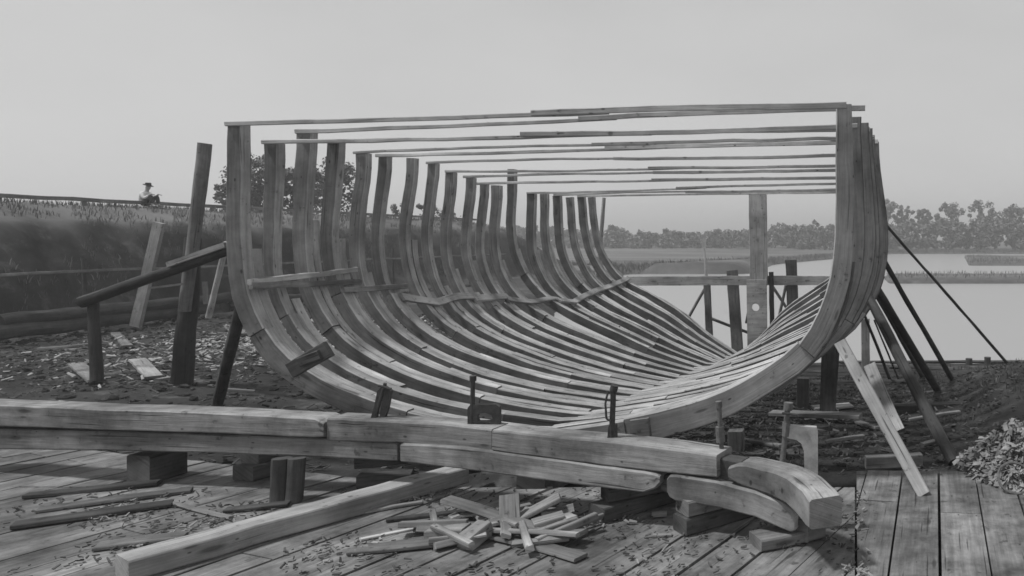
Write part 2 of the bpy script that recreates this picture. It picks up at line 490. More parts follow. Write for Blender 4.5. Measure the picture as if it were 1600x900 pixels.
def rib_piece(bm, cv, s0, s1, y0, y1, near, din=0.0, dm=0.0):
    n = max(4, int((s1-s0)*60))
    sd = Vector((rnd(0, 99), rnd(0, 99), rnd(0, 99)))
    rings, us = [], []
    acc = 0; prev = None
    yv = Vector((0, 1, 0))
    for i in range(n+1):
        s = lerp(s0, s1, i/n)
        p = curve_at(cv, s); nr = curve_nrm(cv, s)
        if prev is not None: acc += (p-prev).length
        prev = p
        nz = noise.noise(sd+Vector((acc*1.5, 0, 0))); nz2 = noise.noise(sd+Vector((0, acc*1.9, 0)))
        m = (moulded(s, near)+dm)*(1+0.08*nz)
        c = p+nr*(m/2+din+0.012*nz2)+Vector((0, (y0+y1)/2+0.008*nz, 0))
        rings.append(ring_pts(c, yv, nr, (y1-y0)/2*(1+0.05*nz2), m/2, 0.012)); us.append(acc)
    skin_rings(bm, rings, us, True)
hull_base = Vector((CX, D0, -0.05))
hull = empty('schooner_frame', hull_base, 'unplanked wooden schooner hull skeleton of curved ribs standing on the slipway', 'ship frame')
for i in range(NF):
    cv, Y = curves[i], frame_y(i)
    near = i == 0
    j = lambda a: rnd(-a, a)
    lt, rt = rnd(0.09, 0.17), rnd(0.83, 0.91)
    if near: lt, rt = 0.12, 0.86
    bm = BM()
    br = [lt, 0.31+j(.045), 0.5+j(.02), 0.69+j(.045), rt]
    for a, b in zip(br, br[1:]):
        rib_piece(bm, cv, a+0.0003, b-0.0003, Y+0.004, Y+SID*rnd(0.9, 1.12), near, din=j(0.022), dm=j(0.025))
    rib = obj('rib', bm, M['frame'], hull); rib.data.materials.append(M['lit_inner'])  # second slot: inner faces coloured as if lit, sides as if shaded
    br = [0.0, 0.215+j(.05), 0.40+j(.045), 0.60+j(.045), 0.785+j(.04), 1.0]
    if near: br = [0, 0.20, 0.367, 0.585, 0.775, 1.0]
    for a, b in zip(br, br[1:]):
        bm = BM()
        rib_piece(bm, cv, a+0.0003, b-0.0003, Y-SID*rnd(0.92, 1.12), Y, near, din=j(0.018), dm=j(0.022))
        obj('futtock', bm, M['top'] if near and a > 0.3 else M['frame'], rib).data.materials.append(M['lit_inner'])
# cross spalls: two scarfed boards over each pair of rib heads
for i, yr in spall_right.items():
    cv, Y = curves[i], frame_y(i)-SID-0.03
    a = Vector((cv[0][0]-0.16, Y, 0)); pa = P(tops[i][0], tops[i][1], Y); a.z = pa.z+0.02
    b = P(1322, yr, Y); d = (b-a)/(b.x-a.x)
    b = a+d*(cv[-1][0]+0.12-a.x)
    m0, m1 = rnd(0.42, 0.5), rnd(0.52, 0.62)
    bm = BM()
    hh = rnd(0.042, 0.058)
    beam(bm, a, a.lerp(b, m1), 0.035, hh, taper=0.8, rough=0.012, bow=rnd(-0.02, 0.03), seg=10)
    beam(bm, a.lerp(b, m0)+Vector((0, -0.04, 0.012)), b+Vector((0, -0.04, 0.0)), 0.035, hh*1.15, taper=1.1, rough=0.012, bow=rnd(-0.03, 0.02), seg=10)
    obj('cross_spall', bm, M['pale'], hull)
# keel below the floors
bm = BM()
k0 = Vector((CX, D0-0.35, 0.54-0.30-0.17)); k1 = Vector((CX+0.42, frame_y(NF-1)+0.6, -0.53-0.32-0.17))
beam(bm, k0, k1, 0.3, 0.32, rough=0.01)
obj('keel', bm, M['dark'], hull)
# inside ribbands on the left, found from where they cross each frame
def s_of_py(i, py):
    cv, Y = curves[i], frame_y(i)
    best, bs = 1e9, 0.2
    for k in range(20, 480):
        s = k/1000
        p = curve_at(cv, s); q = HY+(EYE-p.z)/Y*F
        if abs(q-py) < best: best, bs = abs(q-py), s
    return bs
def ribband(spec, wide, mat):
    rings, us, acc, prev = [], [], 0, None
    bm = BM()
    tab = [(i, s_of_py(int(round(i)), py)) for i, py in spec]
    i0, i1 = spec[0][0], spec[-1][0]
    n = max(3, int((i1-i0)*3))
    for k in range(n+1):
        fi = lerp(i0, i1, k/n); a = min(NF-2, max(0, int(fi))); t = fi-a
        s = interp(tab, fi)
        p = curve_at(curves[a], s).lerp(curve_at(curves[a+1], s), t); nr = curve_nrm(curves[a], s)
        tg = Vector((nr.z, 0, -nr.x))
        c = p-nr*0.05+Vector((0, D0+SP*fi, 0))
        if prev is not None: acc += (c-prev).length
        prev = c
        rings.append(ring_pts(c, tg, nr, wide/2, 0.025, 0.006)); us.append(acc)
    skin_rings(bm, rings, us)
    obj('ribband', bm, mat, hull)
def inner(i, py, lift=0.06):
    p = curve_at(curves[i], s_of_py(i, py)); n = curve_nrm(curves[i], s_of_py(i, py))
    return p-n*lift+Vector((0, frame_y(i), 0))
for (i0, y0, i1, y1, w, mt) in ((0, 440, 3, 425, 0.065, 'pale'), (0, 448, 3, 443, 0.07, 'mid'), (3, 455, 5, 451, 0.08, 'mid')):
    a, b = inner(i0, y0), inner(i1, y1); d = (b-a).normalized()
    bm = BM(); beam(bm, a-d*0.25, b+d*0.3, 0.04, w, rough=0.012)
    obj('ribband', bm, M[mt], hull)
ribband([(5.0, 466), (6.0, 476), (7.2, 466), (8.4, 465)], 0.13, M['top'])
ribband([(8.0, 469), (10.0, 466)], 0.13, M['top'])
ribband([(9.8, 469), (12.2, 470)], 0.13, M['top'])
ribband([(12.0, 472), (15.0, 457)], 0.13, M['top'])
ribband([(14.8, 457), (18.1, 437)], 0.13, M['top'])
# rough cleat nailed over the joint of the nearest frame
bm = BM()
beam(bm, P(455, 578, D0-0.22), P(515, 545, D0-0.20), 0.07, 0.17, rough=0.02)
beam(bm, P(468, 566, D0-0.28), P(500, 553, D0-0.27), 0.05, 0.10, rough=0.02)
obj('cleat', bm, M['dark'], hull)
bm = BM()
beam(bm, P(986, 675, D0-0.21), P(1016, 672, D0-0.21), 0.08, 0.26, rough=0.01)
obj('cleat', bm, M['mid'], hull)

def thing(name, label, cat, mat, group, *specs):
    bm = BM()
    for kind, args, kw in specs: {'beam': beam, 'pole': pole}[kind](bm, *args, **kw)
    return tag(obj(name, bm, mat, smooth=False), label, cat, group)
def tb(name, label, cat, mat, a, b, w, t, group=None, **kw):
    return thing(name, label, cat, mat, group, ('beam', (a, b, w, t), kw))
def tp(name, label, cat, mat, a, b, r0, r1, group=None, **kw):
    return thing(name, label, cat, mat, group, ('pole', (a, b, r0, r1), kw))

# ------------------------------------------------------------------ keel blocks and posts under the hull
for n_, (fy, lab) in enumerate(((9.6, 'stacked dark keel block nearest the front of the slipway'), (12.4, 'dark keel block under the middle of the schooner frame'), (15.4, 'dark keel block under the far part of the schooner frame'))):
    t = (fy-D0)/(frame_y(NF-1)-D0)
    zt = lerp(k0.z, k1.z, t)-0.17; cx = lerp(k0.x, k1.x, t)
    zb = min(land(cx, fy)-0.1, zt-0.25)
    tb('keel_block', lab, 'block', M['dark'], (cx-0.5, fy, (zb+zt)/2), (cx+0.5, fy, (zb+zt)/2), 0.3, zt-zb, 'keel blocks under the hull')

# ------------------------------------------------------------------ the new frame being assembled on the platform
# front face follows pixel outlines; depth along the oblique line of the timbers
def yline(px): return interp([(-100, 8.55), (155, 8.1), (500, 7.72), (840, 7.2), (1050, 6.85), (1230, 6.5), (1330, 6.35)], px)
fr = empty('assembled_frame', G(700, 780), 'double layered curved oak frame lying clamped together on blocks across the platform', 'timber frame')
def futtock(name, outline, depth, mat, parent, dy=0.0):
    """outline: list of (px, top_py, bottom_py); swept with the given depth behind its front face"""
    bm = BM(); rings, us = [], []; acc = 0; prev = None
    sd = Vector((rnd(0, 99), rnd(0, 99), 0))
    pts = []
    for (x0, t0, b0), (x1, t1, b1) in zip(outline, outline[1:]):
        n = max(1, int(abs(x1-x0)/22))
        for k in range(n): pts.append((lerp(x0, x1, k/n), lerp(t0, t1, k/n), lerp(b0, b1, k/n)))
    pts.append(outline[-1])
    for k, (px, tp_, bp_) in enumerate(pts):
        Y = yline(px)+dy
        a, b = P(px, tp_, Y), P(px, bp_, Y)
        nx_ = pts[min(k+1, len(pts)-1)][0]; pv = pts[max(k-1, 0)][0]
        e = 1.0
        d = (P(nx_, 372, yline(nx_))-P(pv, 372, yline(pv))); d.z = 0; d.normalize()
        bk = Vector((-d.y, d.x, 0))
        c = (a+b)/2+bk*(depth/2); h = (a-b).length/2
        nz = noise.noise(sd+Vector((acc*1.3, 0, 0)))
        if prev is not None: acc += (c-prev).length
        prev = c
        rings.append(ring_pts(c+bk*(0.012*nz), bk, Vector((0, 0, 1)), depth/2, h*(1+0.02*nz), 0.014)); us.append(acc)
    skin_rings(bm, rings, us)
    return obj(name, bm, mat, parent)
# upper layer
futtock('upper_futtock', [(-60, 630, 664), (155, 639, 672), (330, 645, 677), (492, 653, 684), (506, 660, 683)], 0.28, M['beam'], fr)
futtock('upper_futtock', [(511, 653, 689), (625, 659, 692), (690, 662, 697), (768, 671, 704)], 0.26, M['beam'], fr, dy=0.03)
futtock('upper_futtock', [(769, 671, 704), (840, 680, 714), (965, 691, 730), (1050, 701, 740), (1120, 711, 746)], 0.30, M['beam'], fr, dy=-0.01)
futtock('upper_futtock', [(1122, 716, 748), (1158, 722, 756)], 0.18, M['dark'], fr, dy=0.06)
bm = BM(); rings = []; us = []
cpath = resample([(-0.98, 6.80), (-0.72, 6.72), (-0.46, 6.55), (-0.28, 6.30), (-0.15, 6.00)], 14)
for k, (x_, y_) in enumerate(cpath):
    q0, q1 = cpath[max(0, k-1)], cpath[min(14, k+1)]
    d = Vector((q1[0]-q0[0], q1[1]-q0[1], 0)).normalized(); sdv = Vector((-d.y, d.x, 0))
    hgt = interp([(0, 0.10), (1, 0.17), (2, 0.20), (12, 0.265), (13, 0.26), (14, 0.235)], k)/2
    zc = lerp(0.56, 0.455, k/14)
    rings.append(ring_pts(Vector((x_, y_, zc+0.006*noise.noise(Vector((k*0.4, 0, 0))))), sdv, Vector((0, 0, 1)), 0.135, hgt, 0.02)); us.append(k*0.085)
skin_rings(bm, rings, us); obj('upper_futtock', bm, M['beam'], fr)
# lower layer
futtock('lower_futtock', [(-60, 670, 702), (155, 674, 704), (330, 679, 708), (500, 685, 715), (620, 693, 721)], 0.26, M['mid'], fr, dy=0.05)
futtock('lower_futtock', [(625, 694, 722), (720, 699, 733), (840, 715, 749), (960, 731, 765), (1005, 737, 770), (1022, 741, 764), (1030, 744, 756)], 0.28, M['beam'], fr, dy=-0.03)
futtock('lower_futtock', [(1032, 742, 768), (1046, 744, 772)], 0.16, M['dark'], fr, dy=0.05)
futtock('lower_futtock', [(1042, 748, 770), (1046, 743, 778), (1056, 743, 783), (1120, 753, 793), (1180, 769, 808), (1220, 784, 826), (1235, 794, 832), (1241, 802, 830)], 0.30, M['beam'], fr, dy=-0.03)
futtock('filler_block', [(1236, 806, 846), (1262, 808, 850)], 0.2, M['mid'], fr, dy=0.08)

# clamps ------------------------------------------------------------
def arc(cx, cz, r, a0, a1, n=6, rz=None):
    return [(cx+r*math.cos(math.radians(lerp(a0, a1, k/n))), cz+(rz or r)*math.sin(math.radians(lerp(a0, a1, k/n)))) for k in range(n+1)]
AX, AZ = Vector((1, 0, 0)), Vector((0, 0, 1))
def clamp(label, px, py, Y, plate, hole, rod, mat_plate, rz, extra=None):
    """px,py: foot of the screw on the timber; plate/hole/rod in photo pixels at depth Y"""
    k = Y/F
    base = P(px, py, Y)
    t = empty('bar_clamp', base, label, 'clamp', 'iron clamps along the new frame')
    ax = Matrix.Rotation(rz, 3, 'Z') @ AX; ay = Matrix.Rotation(rz, 3, 'Z') @ Vector((0, 1, 0))
    if plate:
        bm = BM()
        prism(bm, [((x-px)*k, (py-y)*k) for x, y in plate], [((x-px)*k, (py-y)*k) for x, y in hole] if hole else None, 0.01, 0.07, base, ax, AZ, ay)
        obj('jaw', bm, mat_plate, t)
    bm = BM()
    for (x0, y0, x1, y1, r) in rod:
        pole(bm, P(x0, y0, Y)+ay*0.03, P(x1, y1, Y)+ay*0.03, r, r, n=10, wob=0.001, seg=4)
    obj('screw', bm, M['iron'] if mat_plate is M['iron'] else M['mid_iron'], t)
    if extra:
        bm = BM()
        for (x0, y0, x1, y1, r) in extra: pole(bm, P(x0, y0, Y)-ay*0.01, P(x1, y1, Y)-ay*0.01, r, r, n=8, wob=0.001, seg=4)
        obj('handle', bm, M['iron'], t)
M['mid_iron'] = mottled('scuffed_iron', 0.06, 0.14, 14, 0.5, bump=0.2, dist=0.004)
clamp('small dark iron clamp, leftmost on the long frame timber', 583, 656, 7.72,
      [(578, 656), (584, 634), (588, 612), (596, 603), (608, 612), (603, 640), (598, 656), (591, 656), (594, 632), (598, 616), (592, 618), (588, 640), (586, 656)], None,
      [(600, 600, 582, 660, 0.017)], M['iron'], 0.15, [(592, 602, 612, 607, 0.012)])
clamp('dark iron clamp with square slotted jaw and tall thin screw', 736, 668, 7.48,
      [(730, 667), (730, 638)]+[(734, 633)]+[(772, 633), (777, 637), (778, 643), (778, 667), (763, 667), (764, 662), (740, 662), (738, 667)],
      [(744, 653), (746, 647), (757, 646), (766, 650), (768, 656), (760, 659), (746, 659)],
      [(737, 592, 736, 668, 0.022), (737, 588, 737, 596, 0.034)], M['iron'], 0.1)
clamp('dark iron clamp with looped handle where ribs meet the timber', 955, 691, 7.12,
      [(948, 692), (950, 668), (952, 664), (962, 664), (963, 692)], None,
      [(957, 606, 955, 692, 0.026), (959, 603, 957, 612, 0.036)], M['iron'], 0.1,
      [(950, 610, 946, 632, 0.010), (946, 632, 948, 654, 0.010), (948, 654, 954, 658, 0.010)])
clamp('slender screw clamp with a round knob and thick nut', 1126, 712, 6.88,
      None, None, [(1123, 632, 1128, 714, 0.020), (1122.5, 628, 1123, 638, 0.032), (1124, 668, 1126, 692, 0.038)], M['iron_pale'], 0.1)
clamp('large clamp with pale arched iron jaw near the curved timber end', 1222, 738, 6.75,
      [(1226, 684), (1228, 668), (1236, 666), (1276, 669), (1278, 676), (1278, 743), (1257, 743), (1256, 706), (1252, 694), (1244, 688), (1234, 686)], None,
      [(1231, 634, 1221, 740, 0.026), (1232, 630, 1231, 642, 0.042), (1229, 662, 1227, 682, 0.038)], M['iron_pale'], 0.05, [(1222, 645, 1246, 648, 0.012)])

# blocks under the assembled frame ----------------------------------
def block(label, a, b, w, h, z, mat='dark', group='blocks under the new frame'):
    a = Vector((a[0], a[1], z+h/2)); b = Vector((b[0], b[1], z+h/2))
    tb('support_block', label, 'block', M[mat], a, b, w, h, group, rough=0.012, ch=0.012)
def along(px, py, back, z=0.0, ang=6.0):
    """near end of a block at this pixel, running back into the picture"""
    p = G(px, py, z); d = Vector((math.sin(math.radians(ang)), math.cos(math.radians(ang)), 0))
    return p, p+d*back
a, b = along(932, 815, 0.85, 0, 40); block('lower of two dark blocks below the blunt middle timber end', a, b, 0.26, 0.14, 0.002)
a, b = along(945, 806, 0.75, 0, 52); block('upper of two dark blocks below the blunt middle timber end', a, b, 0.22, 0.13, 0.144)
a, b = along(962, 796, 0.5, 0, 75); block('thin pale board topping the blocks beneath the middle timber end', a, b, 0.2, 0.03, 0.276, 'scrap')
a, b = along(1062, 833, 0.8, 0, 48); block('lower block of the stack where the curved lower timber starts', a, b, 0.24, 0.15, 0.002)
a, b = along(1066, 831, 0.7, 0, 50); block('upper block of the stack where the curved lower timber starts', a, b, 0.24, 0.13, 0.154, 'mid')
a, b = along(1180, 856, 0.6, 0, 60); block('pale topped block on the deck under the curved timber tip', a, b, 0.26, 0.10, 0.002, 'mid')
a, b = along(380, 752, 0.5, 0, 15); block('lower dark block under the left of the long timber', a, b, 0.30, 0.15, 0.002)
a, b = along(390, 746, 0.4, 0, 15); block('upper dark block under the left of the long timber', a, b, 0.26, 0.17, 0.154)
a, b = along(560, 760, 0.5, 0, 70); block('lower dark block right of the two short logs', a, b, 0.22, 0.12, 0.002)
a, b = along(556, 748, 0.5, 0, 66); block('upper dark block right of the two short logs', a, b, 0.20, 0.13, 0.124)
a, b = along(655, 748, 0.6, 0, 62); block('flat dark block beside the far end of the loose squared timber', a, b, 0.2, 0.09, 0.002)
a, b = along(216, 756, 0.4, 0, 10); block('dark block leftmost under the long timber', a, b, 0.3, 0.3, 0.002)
# two short dark logs on end
for px, lab, r in ((437, 'short dark log standing on end, left one of the pair', 0.085), (458, 'short dark log standing on end, right one of the pair', 0.075)):
    p = G(px, 784)
    tp('log_stub', lab, 'log', M['dark'], p, p+Vector((rnd(-.01, .01), 0.03, 0.42)), r, r*1.05, 'log stubs beside the loose timber', wob=0.012)

# loose timber and boards on the platform ---------------------------
a, b = G(285, 872), G(742, 772)
tb('squared_timber', 'long loose squared timber with pale top lying aslant on the deck', 'timber', M['top'], G(190, 905)+Vector((0, 0, 0.085)), G(722, 752)+Vector((0, 0, 0.085)), 0.27, 0.165, rough=0.015, ch=0.012)
def floor_board(label, a, b, w, t, mat, z=0.004, cat='board', name='loose_board', group='loose boards on the deck'):
    tb(name, label, cat, M[mat], G(*a)+Vector((0, 0, z+t/2)), G(*b)+Vector((0, 0, z+t/2)), w, t, group, rough=0.01)
floor_board('thin pale stick lying left of the squared timber', (252, 786), (362, 812), 0.045, 0.03, 'scrap')
floor_board('short dark board touching the left side of the squared timber', (352, 800), (452, 790), 0.12, 0.03, 'dark')
floor_board('long dark board at the left, nearest of the three', (20, 826), (270, 790), 0.16, 0.04, 'dark')
floor_board('long dark board at the left, middle of the three', (60, 800), (300, 768), 0.13, 0.04, 'mid')
floor_board('long dark board at the left, farthest of the three', (40, 778), (250, 757), 0.14, 0.04, 'dark')
floor_board('short grey board in the shade at the far left of the deck', (150, 858), (290, 840), 0.18, 0.03, 'mid')
floor_board('narrow strip lying between the squared timber and the scrap pile', (535, 808), (660, 787), 0.06, 0.025, 'scrap')
floor_board('thin lath right of the squared timber, nearest the scrap pile', (560, 846), (700, 818), 0.05, 0.02, 'pale')
floor_board('wide grey board lying in front of the scrap pile', (575, 862), (720, 838), 0.15, 0.03, 'mid')
# scrap pile
def scrap(label, c, ln, w, t, az, el, z, roll=0.0, mat='scrap'):
    p = G(*c); d = Vector((math.sin(az)*math.cos(el), math.cos(az)*math.cos(el), math.sin(el)))
    p.z = z
    tb('wood_offcut', label, 'offcut', M[mat], p-d*ln/2, p+d*ln/2, w, t, 'offcuts in the scrap pile', rough=0.008, roll=roll)
R = math.radians
scrap('long pale slab offcut along the top of the scrap pile', (770, 826), 1.15, 0.13, 0.04, R(112), R(-6), 0.13)
scrap('pale block tilted upright in the scrap pile', (797, 828), 0.30, 0.17, 0.06, R(-25), R(62), 0.16)
scrap('squat pale offcut at the right of the scrap pile', (857, 832), 0.26, 0.17, 0.09, R(60), R(8), 0.09)
scrap('square end offcut at the front of the scrap pile', (742, 850), 0.24, 0.16, 0.12, R(20), R(14), 0.07)
scrap('narrow lath crossing the front of the scrap pile', (830, 850), 0.9, 0.06, 0.03, R(105), R(3), 0.10)
scrap('dark short board under the scrap pile', (725, 826), 0.8, 0.12, 0.03, R(80), R(0), 0.03, 0, 'mid')
scrap('grey slab leaning at the right front of the scrap pile', (880, 846), 0.42, 0.14, 0.04, R(115), R(10), 0.06, 0, 'mid')
scrap('small cube shaped offcut apart from the scrap pile to the right', (893, 838), 0.15, 0.13, 0.11, R(40), 0, 0.058)
scrap('broad pale slab leaning against the squat offcut in the scrap pile', (832, 822), 0.5, 0.19, 0.04, R(65), R(22), 0.14)
scrap('thick pale chunk at the left end of the scrap pile', (700, 842), 0.34, 0.15, 0.09, R(95), R(5), 0.06)
scrap('long grey board running under the right of the scrap pile', (840, 858), 1.0, 0.14, 0.03, R(118), 0, 0.025, 0, 'mid')
scrap('dark long lath at the back of the scrap pile', (690, 806), 0.9, 0.07, 0.03, R(70), 0, 0.02, 0, 'dark')
scrap('grey long slab nearest the bottom left of the scrap pile', (640, 858), 0.9, 0.12, 0.03, R(75), 0, 0.025, 0, 'mid')
for k in range(30):
    scrap('small pale splinter of wood in the scrap pile', (rnd(675, 905), rnd(812, 862)), rnd(0.15, 0.6), rnd(0.03, 0.13), rnd(0.015, 0.06), R(rnd(40, 160)), R(rnd(-8, 12)), rnd(0.03, 0.12), rnd(-.5, .5))
scrap('thin pale chip alone on the deck between the two block stacks', (1030, 806), 0.14, 0.1, 0.02, R(80), 0, 0.012)
scrap('thin pale chip alone on the deck in front of the block stacks', (1035, 838), 0.16, 0.06, 0.02, R(80), 0, 0.012)

# ------------------------------------------------------------------ shores and braces on the right
def hullpt(px, py, Y): return P(px, py, Y)
gr_ = 'shores propping the right side of the hull'
tb('shore', 'pale plank brace from the nearest frame down to the deck', 'brace', M['pale'], P(1312, 533, 8.10), G(1444, 772, 0.0), 0.05, 0.135, None, up=Vector((1, 0, 0.3)))
tb('shore', 'short pale plank brace just behind the longer pale brace', 'brace', M['top'], P(1358, 570, 12.2), G(1404, 668, -0.25)-Vector((0, 0, .05)), 0.04, 0.20, None, up=Vector((1, 0, 0.4)))
tp('shore', 'long dark shore whose foot stands nearest the deck', 'brace', M['prop'], P(1352, 455, 11.0), G(1490, 722, -0.1), 0.068, 0.080, gr_)
tp('shore', 'thick dark shore reaching the mud mound', 'brace', M['prop'], P(1364, 440, 13.0), G(1466, 612, -0.55), 0.068, 0.080, gr_)
tp('shore', 'dark shore standing second from the right', 'brace', M['prop'], P(1372, 392, 14.4), G(1492, 600, -0.65), 0.048, 0.060, gr_)
tp('shore', 'thin dark shore between the two thick ones', 'brace', M['prop'], P(1368, 458, 16.0), G(1440, 586, -0.9), 0.048, 0.056, gr_)
tp('shore', 'thinnest dark shore, hindmost under the hull', 'brace', M['prop'], P(1350, 490, 17.0), G(1392, 596, -0.95), 0.032, 0.040, gr_)
tp('shore', 'slender pole leaning farthest right over the water', 'brace', M['prop'], P(1362, 326, 12.5), G(1596, 592, -0.4), 0.024, 0.032, gr_)
tp('shore', 'slim dark pole right of the hindmost shore', 'brace', M['prop'], P(1366, 500, 18.5), G(1404, 592, -0.95), 0.020, 0.024, gr_)
tb('post', 'pale squared post in the water beyond the shores', 'post', M['top'], P(1352, 498, 22), P(1353, 600, 22), 0.24, 0.2, None, up=Vector((0, 1, 0)))
tb('post', 'thick dark short post under the right bilge of the hull', 'post', M['dark'], P(1298, 540, 13.2), P(1293, 640, 13.2), 0.30, 0.28, None, up=Vector((0, 1, 0)), taper=0.9)
tb('post', 'dark post left of the thick one beneath the hull', 'post', M['dark'], P(1255, 590, 14.2), P(1254, 660, 14.2), 0.22, 0.2, None, up=Vector((0, 1, 0)))
tb('post', 'grey stub post beneath the near right turn of the hull', 'post', M['mid'], P(1150, 672, 10.2), P(1152, 740, 10.2), 0.2, 0.2, None, up=Vector((0, 1, 0)))
tp('fence_rail', 'thin horizontal rail along the shore at the right', 'rail', M['dark'], P(1300, 566, 23.5), P(1700, 565, 23.5), 0.05, 0.05, None)
tp('driftwood_log', 'dark log lying on the mud below the shore rail at its right', 'log', M['dark'], P(1392, 573, 22)+Vector((0, 0, 0)), P(1490, 578, 21), 0.09, 0.07, None)
tp('driftwood_log', 'long thin dark spar on the mud crossing behind the pale braces', 'log', M['black'], P(1235, 600, 18.5), P(1480, 596, 18.5), 0.075, 0.06, None)
for k, (px, y0, y1, lab) in enumerate(((1514, 560, 600, 'short dark stake left of the other under the shore rail'), (1543, 558, 596, 'short dark stake right of the other under the shore rail'))):
    tp('stake', lab, 'stake', M['dark'], P(px, y0, 23.3), P(px, y1, 23.3), 0.1, 0.1, 'stakes under the shore rail')
tb('timber_balk', 'dark balk lying on the ground behind the deck, farther one', 'timber', M['dark'], G(1395, 640, -0.4), G(1520, 634, -0.35), 0.2, 0.16, 'balks on the mud')
tb('timber_balk', 'grey balk along the back edge of the deck', 'timber', M['mid'], G(1352, 722, -0.02), G(1440, 718, -0.02), 0.12, 0.14, 'balks on the mud')
tb('timber_balk', 'pale plank lying on the ground under the right bilge', 'timber', M['mid'], G(1205, 645, -0.35), G(1345, 650, -0.3), 0.25, 0.06, 'balks on the mud')

# ------------------------------------------------------------------ sternpost and staging beyond the hull
st = empty('sternpost', P(1186, 560, 22), 'tall pale squared timber post with a round hole beyond the ribs', 'post')
bm = BM(); beam(bm, P(1186, 446, 22), P(1184, 304, 22), 0.48, 0.34, up=Vector((0, 1, 0)), taper=1.02); obj('post', bm, M['pale'], st)
kk = 21.9/F; hole = arc(1181, 480, 6.0, 0, 360, 16)[:-1]
bm = BM()
prism(bm, [((x-1183)*kk, (480-y)*kk) for x, y in [(1167, 437), (1198, 437), (1200, 640), (1170, 640)]], [((x-1183)*kk, (480-y)*kk) for x, y in hole], -0.09, 0.02, P(1183, 480, 21.74), AX, AZ, Vector((0, 1, 0)))
obj('lower_post', bm, M['top'], st)
bm = BM(); beam(bm, P(1208, 600, 22.1), P(1205, 425, 22.1), 0.13, 0.13, up=Vector((0, 1, 0))); obj('side_batten', bm, M['dark'], st)
sg = empty('staging', P(1140, 560, 22.4), 'rough timber staging with a long horizontal plank over the water', 'staging')
bm = BM(); beam(bm, P(966, 439, 22.25), P(1345, 438, 22.25), 0.06, 0.27); obj('plank', bm, M['pale'], sg)
for (x0, y0, x1, y1, w) in ((1144, 422, 1156, 600, 0.31), (1104, 432, 1112, 590, 0.17), (1236, 406, 1244, 600, 0.32)):
    bm = BM(); beam(bm, P(x1, y1, 22.55), P(x0, y0, 22.55), w, 0.24, up=Vector((0, 1, 0))); obj('post', bm, M['mid'], sg)
for (x0, y0, x1, y1) in ((1076, 496, 1104, 446), (1112, 498, 1176, 522), (1166, 505, 1176, 452), (1206, 446, 1232, 486), (1205, 550, 1228, 446)):
    bm = BM(); pole(bm, P(x0, y0, 22.8), P(x1, y1, 22.8), 0.045, 0.045); obj('brace', bm, M['log'], sg)
tp('mooring_stake', 'thin pale stake standing in the river behind the staging', 'stake', M['top'], P(1104, 436, 40), P(1100, 388, 40), 0.09, 0.05)
tp('pole', 'thin pale pole leaning against the farthest left rib', 'pole', M['top'], P(932, 452, 21.3), P(944, 309, 21.3), 0.06, 0.05)
bm = BM()
b0 = P(1100, 378, 120); beam(bm, b0+Vector((0, 0, -1)), b0+Vector((0, 0, 1.2)), 0.6, 0.3); 
tag(obj('channel_marker', bm, M['pale'], None), 'small white marker on the far marsh', 'marker')

# ------------------------------------------------------------------ left yard
tall = empty('mooring_post', G(284, 588), 'tall leaning timber pile with dark lower half left of the hull', 'post')
bm = BM(); pole(bm, G(284, 590)-Vector((0, 0, .3)), P(304, 372, 14.4), 0.17, 0.13, n=12, wob=0.05); obj('lower_pile', bm, M['black'], tall)
bm = BM(); pole(bm, P(288, 486, 14.15), P(320, 224, 14.15), 0.095, 0.112, n=12, wob=0.035); obj('upper_pile', bm, M['mid'], tall)
tp('spar', 'dark heavy spar slanting across the tall leaning pile', 'spar', M['black'], P(128, 472, 14.0), P(372, 386, 13.85), 0.105, 0.08)
tp('post', 'short dark crooked post carrying the low end of the spar', 'post', M['black'], G(150, 596), P(146, 474, 14.1), 0.10, 0.085, wob=0.04)
tb('plank', 'short pale board nailed aslant to the tall pile', 'plank', M['scrap'], P(262, 414, 13.8), P(352, 383, 13.75), 0.06, 0.10)
tb('plank', 'thin pale lath crossing the tall pile', 'plank', M['scrap'], P(236, 450, 13.95), P(284, 444, 13.9), 0.04, 0.04)
tb('post', 'pale leaning plank post far left before the dark bulkhead', 'post', M['top'], P(212, 510, 23), P(249, 348, 23), 0.30, 0.12, None, up=Vector((0, 1, 0)))
tp('pole', 'thin pale pole leaning between the tall pile and the hull', 'pole', M['pale'], P(326, 496, 25), P(354, 378, 24.6), 0.09, 0.075)
tp('shore', 'dark round shore propping the left bilge of the nearest frame', 'brace', M['dark'], G(337, 642), P(381, 462, 9.0), 0.075, 0.065)
tb('post', 'short grey plank stub behind the tall pile', 'post', M['mid'], P(322, 475, 25), P(320, 440, 25), 0.12, 0.1, None, up=Vector((0, 1, 0)))
# low rail fence and dark logs at the foot of the bank
bw = empty('rail_fence', (-22.6, 30, 0), 'thin dark rail fence along the foot of the dark earth bank at the left', 'fence')
for k in range(9):
    y = 19+k*3.9
    bm = BM(); pole(bm, (-22.6, y, -0.4), (-22.6+rnd(-.08, .08), y+rnd(-.1, .1), 1.95+rnd(-.1, .2)), 0.07, 0.055); obj('fence_post', bm, M['dark'], bw)
bm = BM(); beam(bm, (-22.52, 17, 1.62), (-22.5, 51, 1.55), 0.05, 0.08, seg=30, rough=0.05); obj('rail', bm, M['mid'], bw)
for k, (y0, y1, z, lab) in enumerate(((19, 26.5, 0.12, 'dark log lying lowest at the foot of the earth bank'), (20, 28, 0.42, 'dark log resting on the lowest one at the foot of the earth bank'), (27.5, 34, 0.14, 'dark log farther along the foot of the earth bank'))):
    tp('fallen_log', lab, 'log', M['black'], (-21.9-0.15*k, y0, z), (-22.1, y1, z+0.05), 0.2, 0.17, 'logs below the bank', wob=0.05)
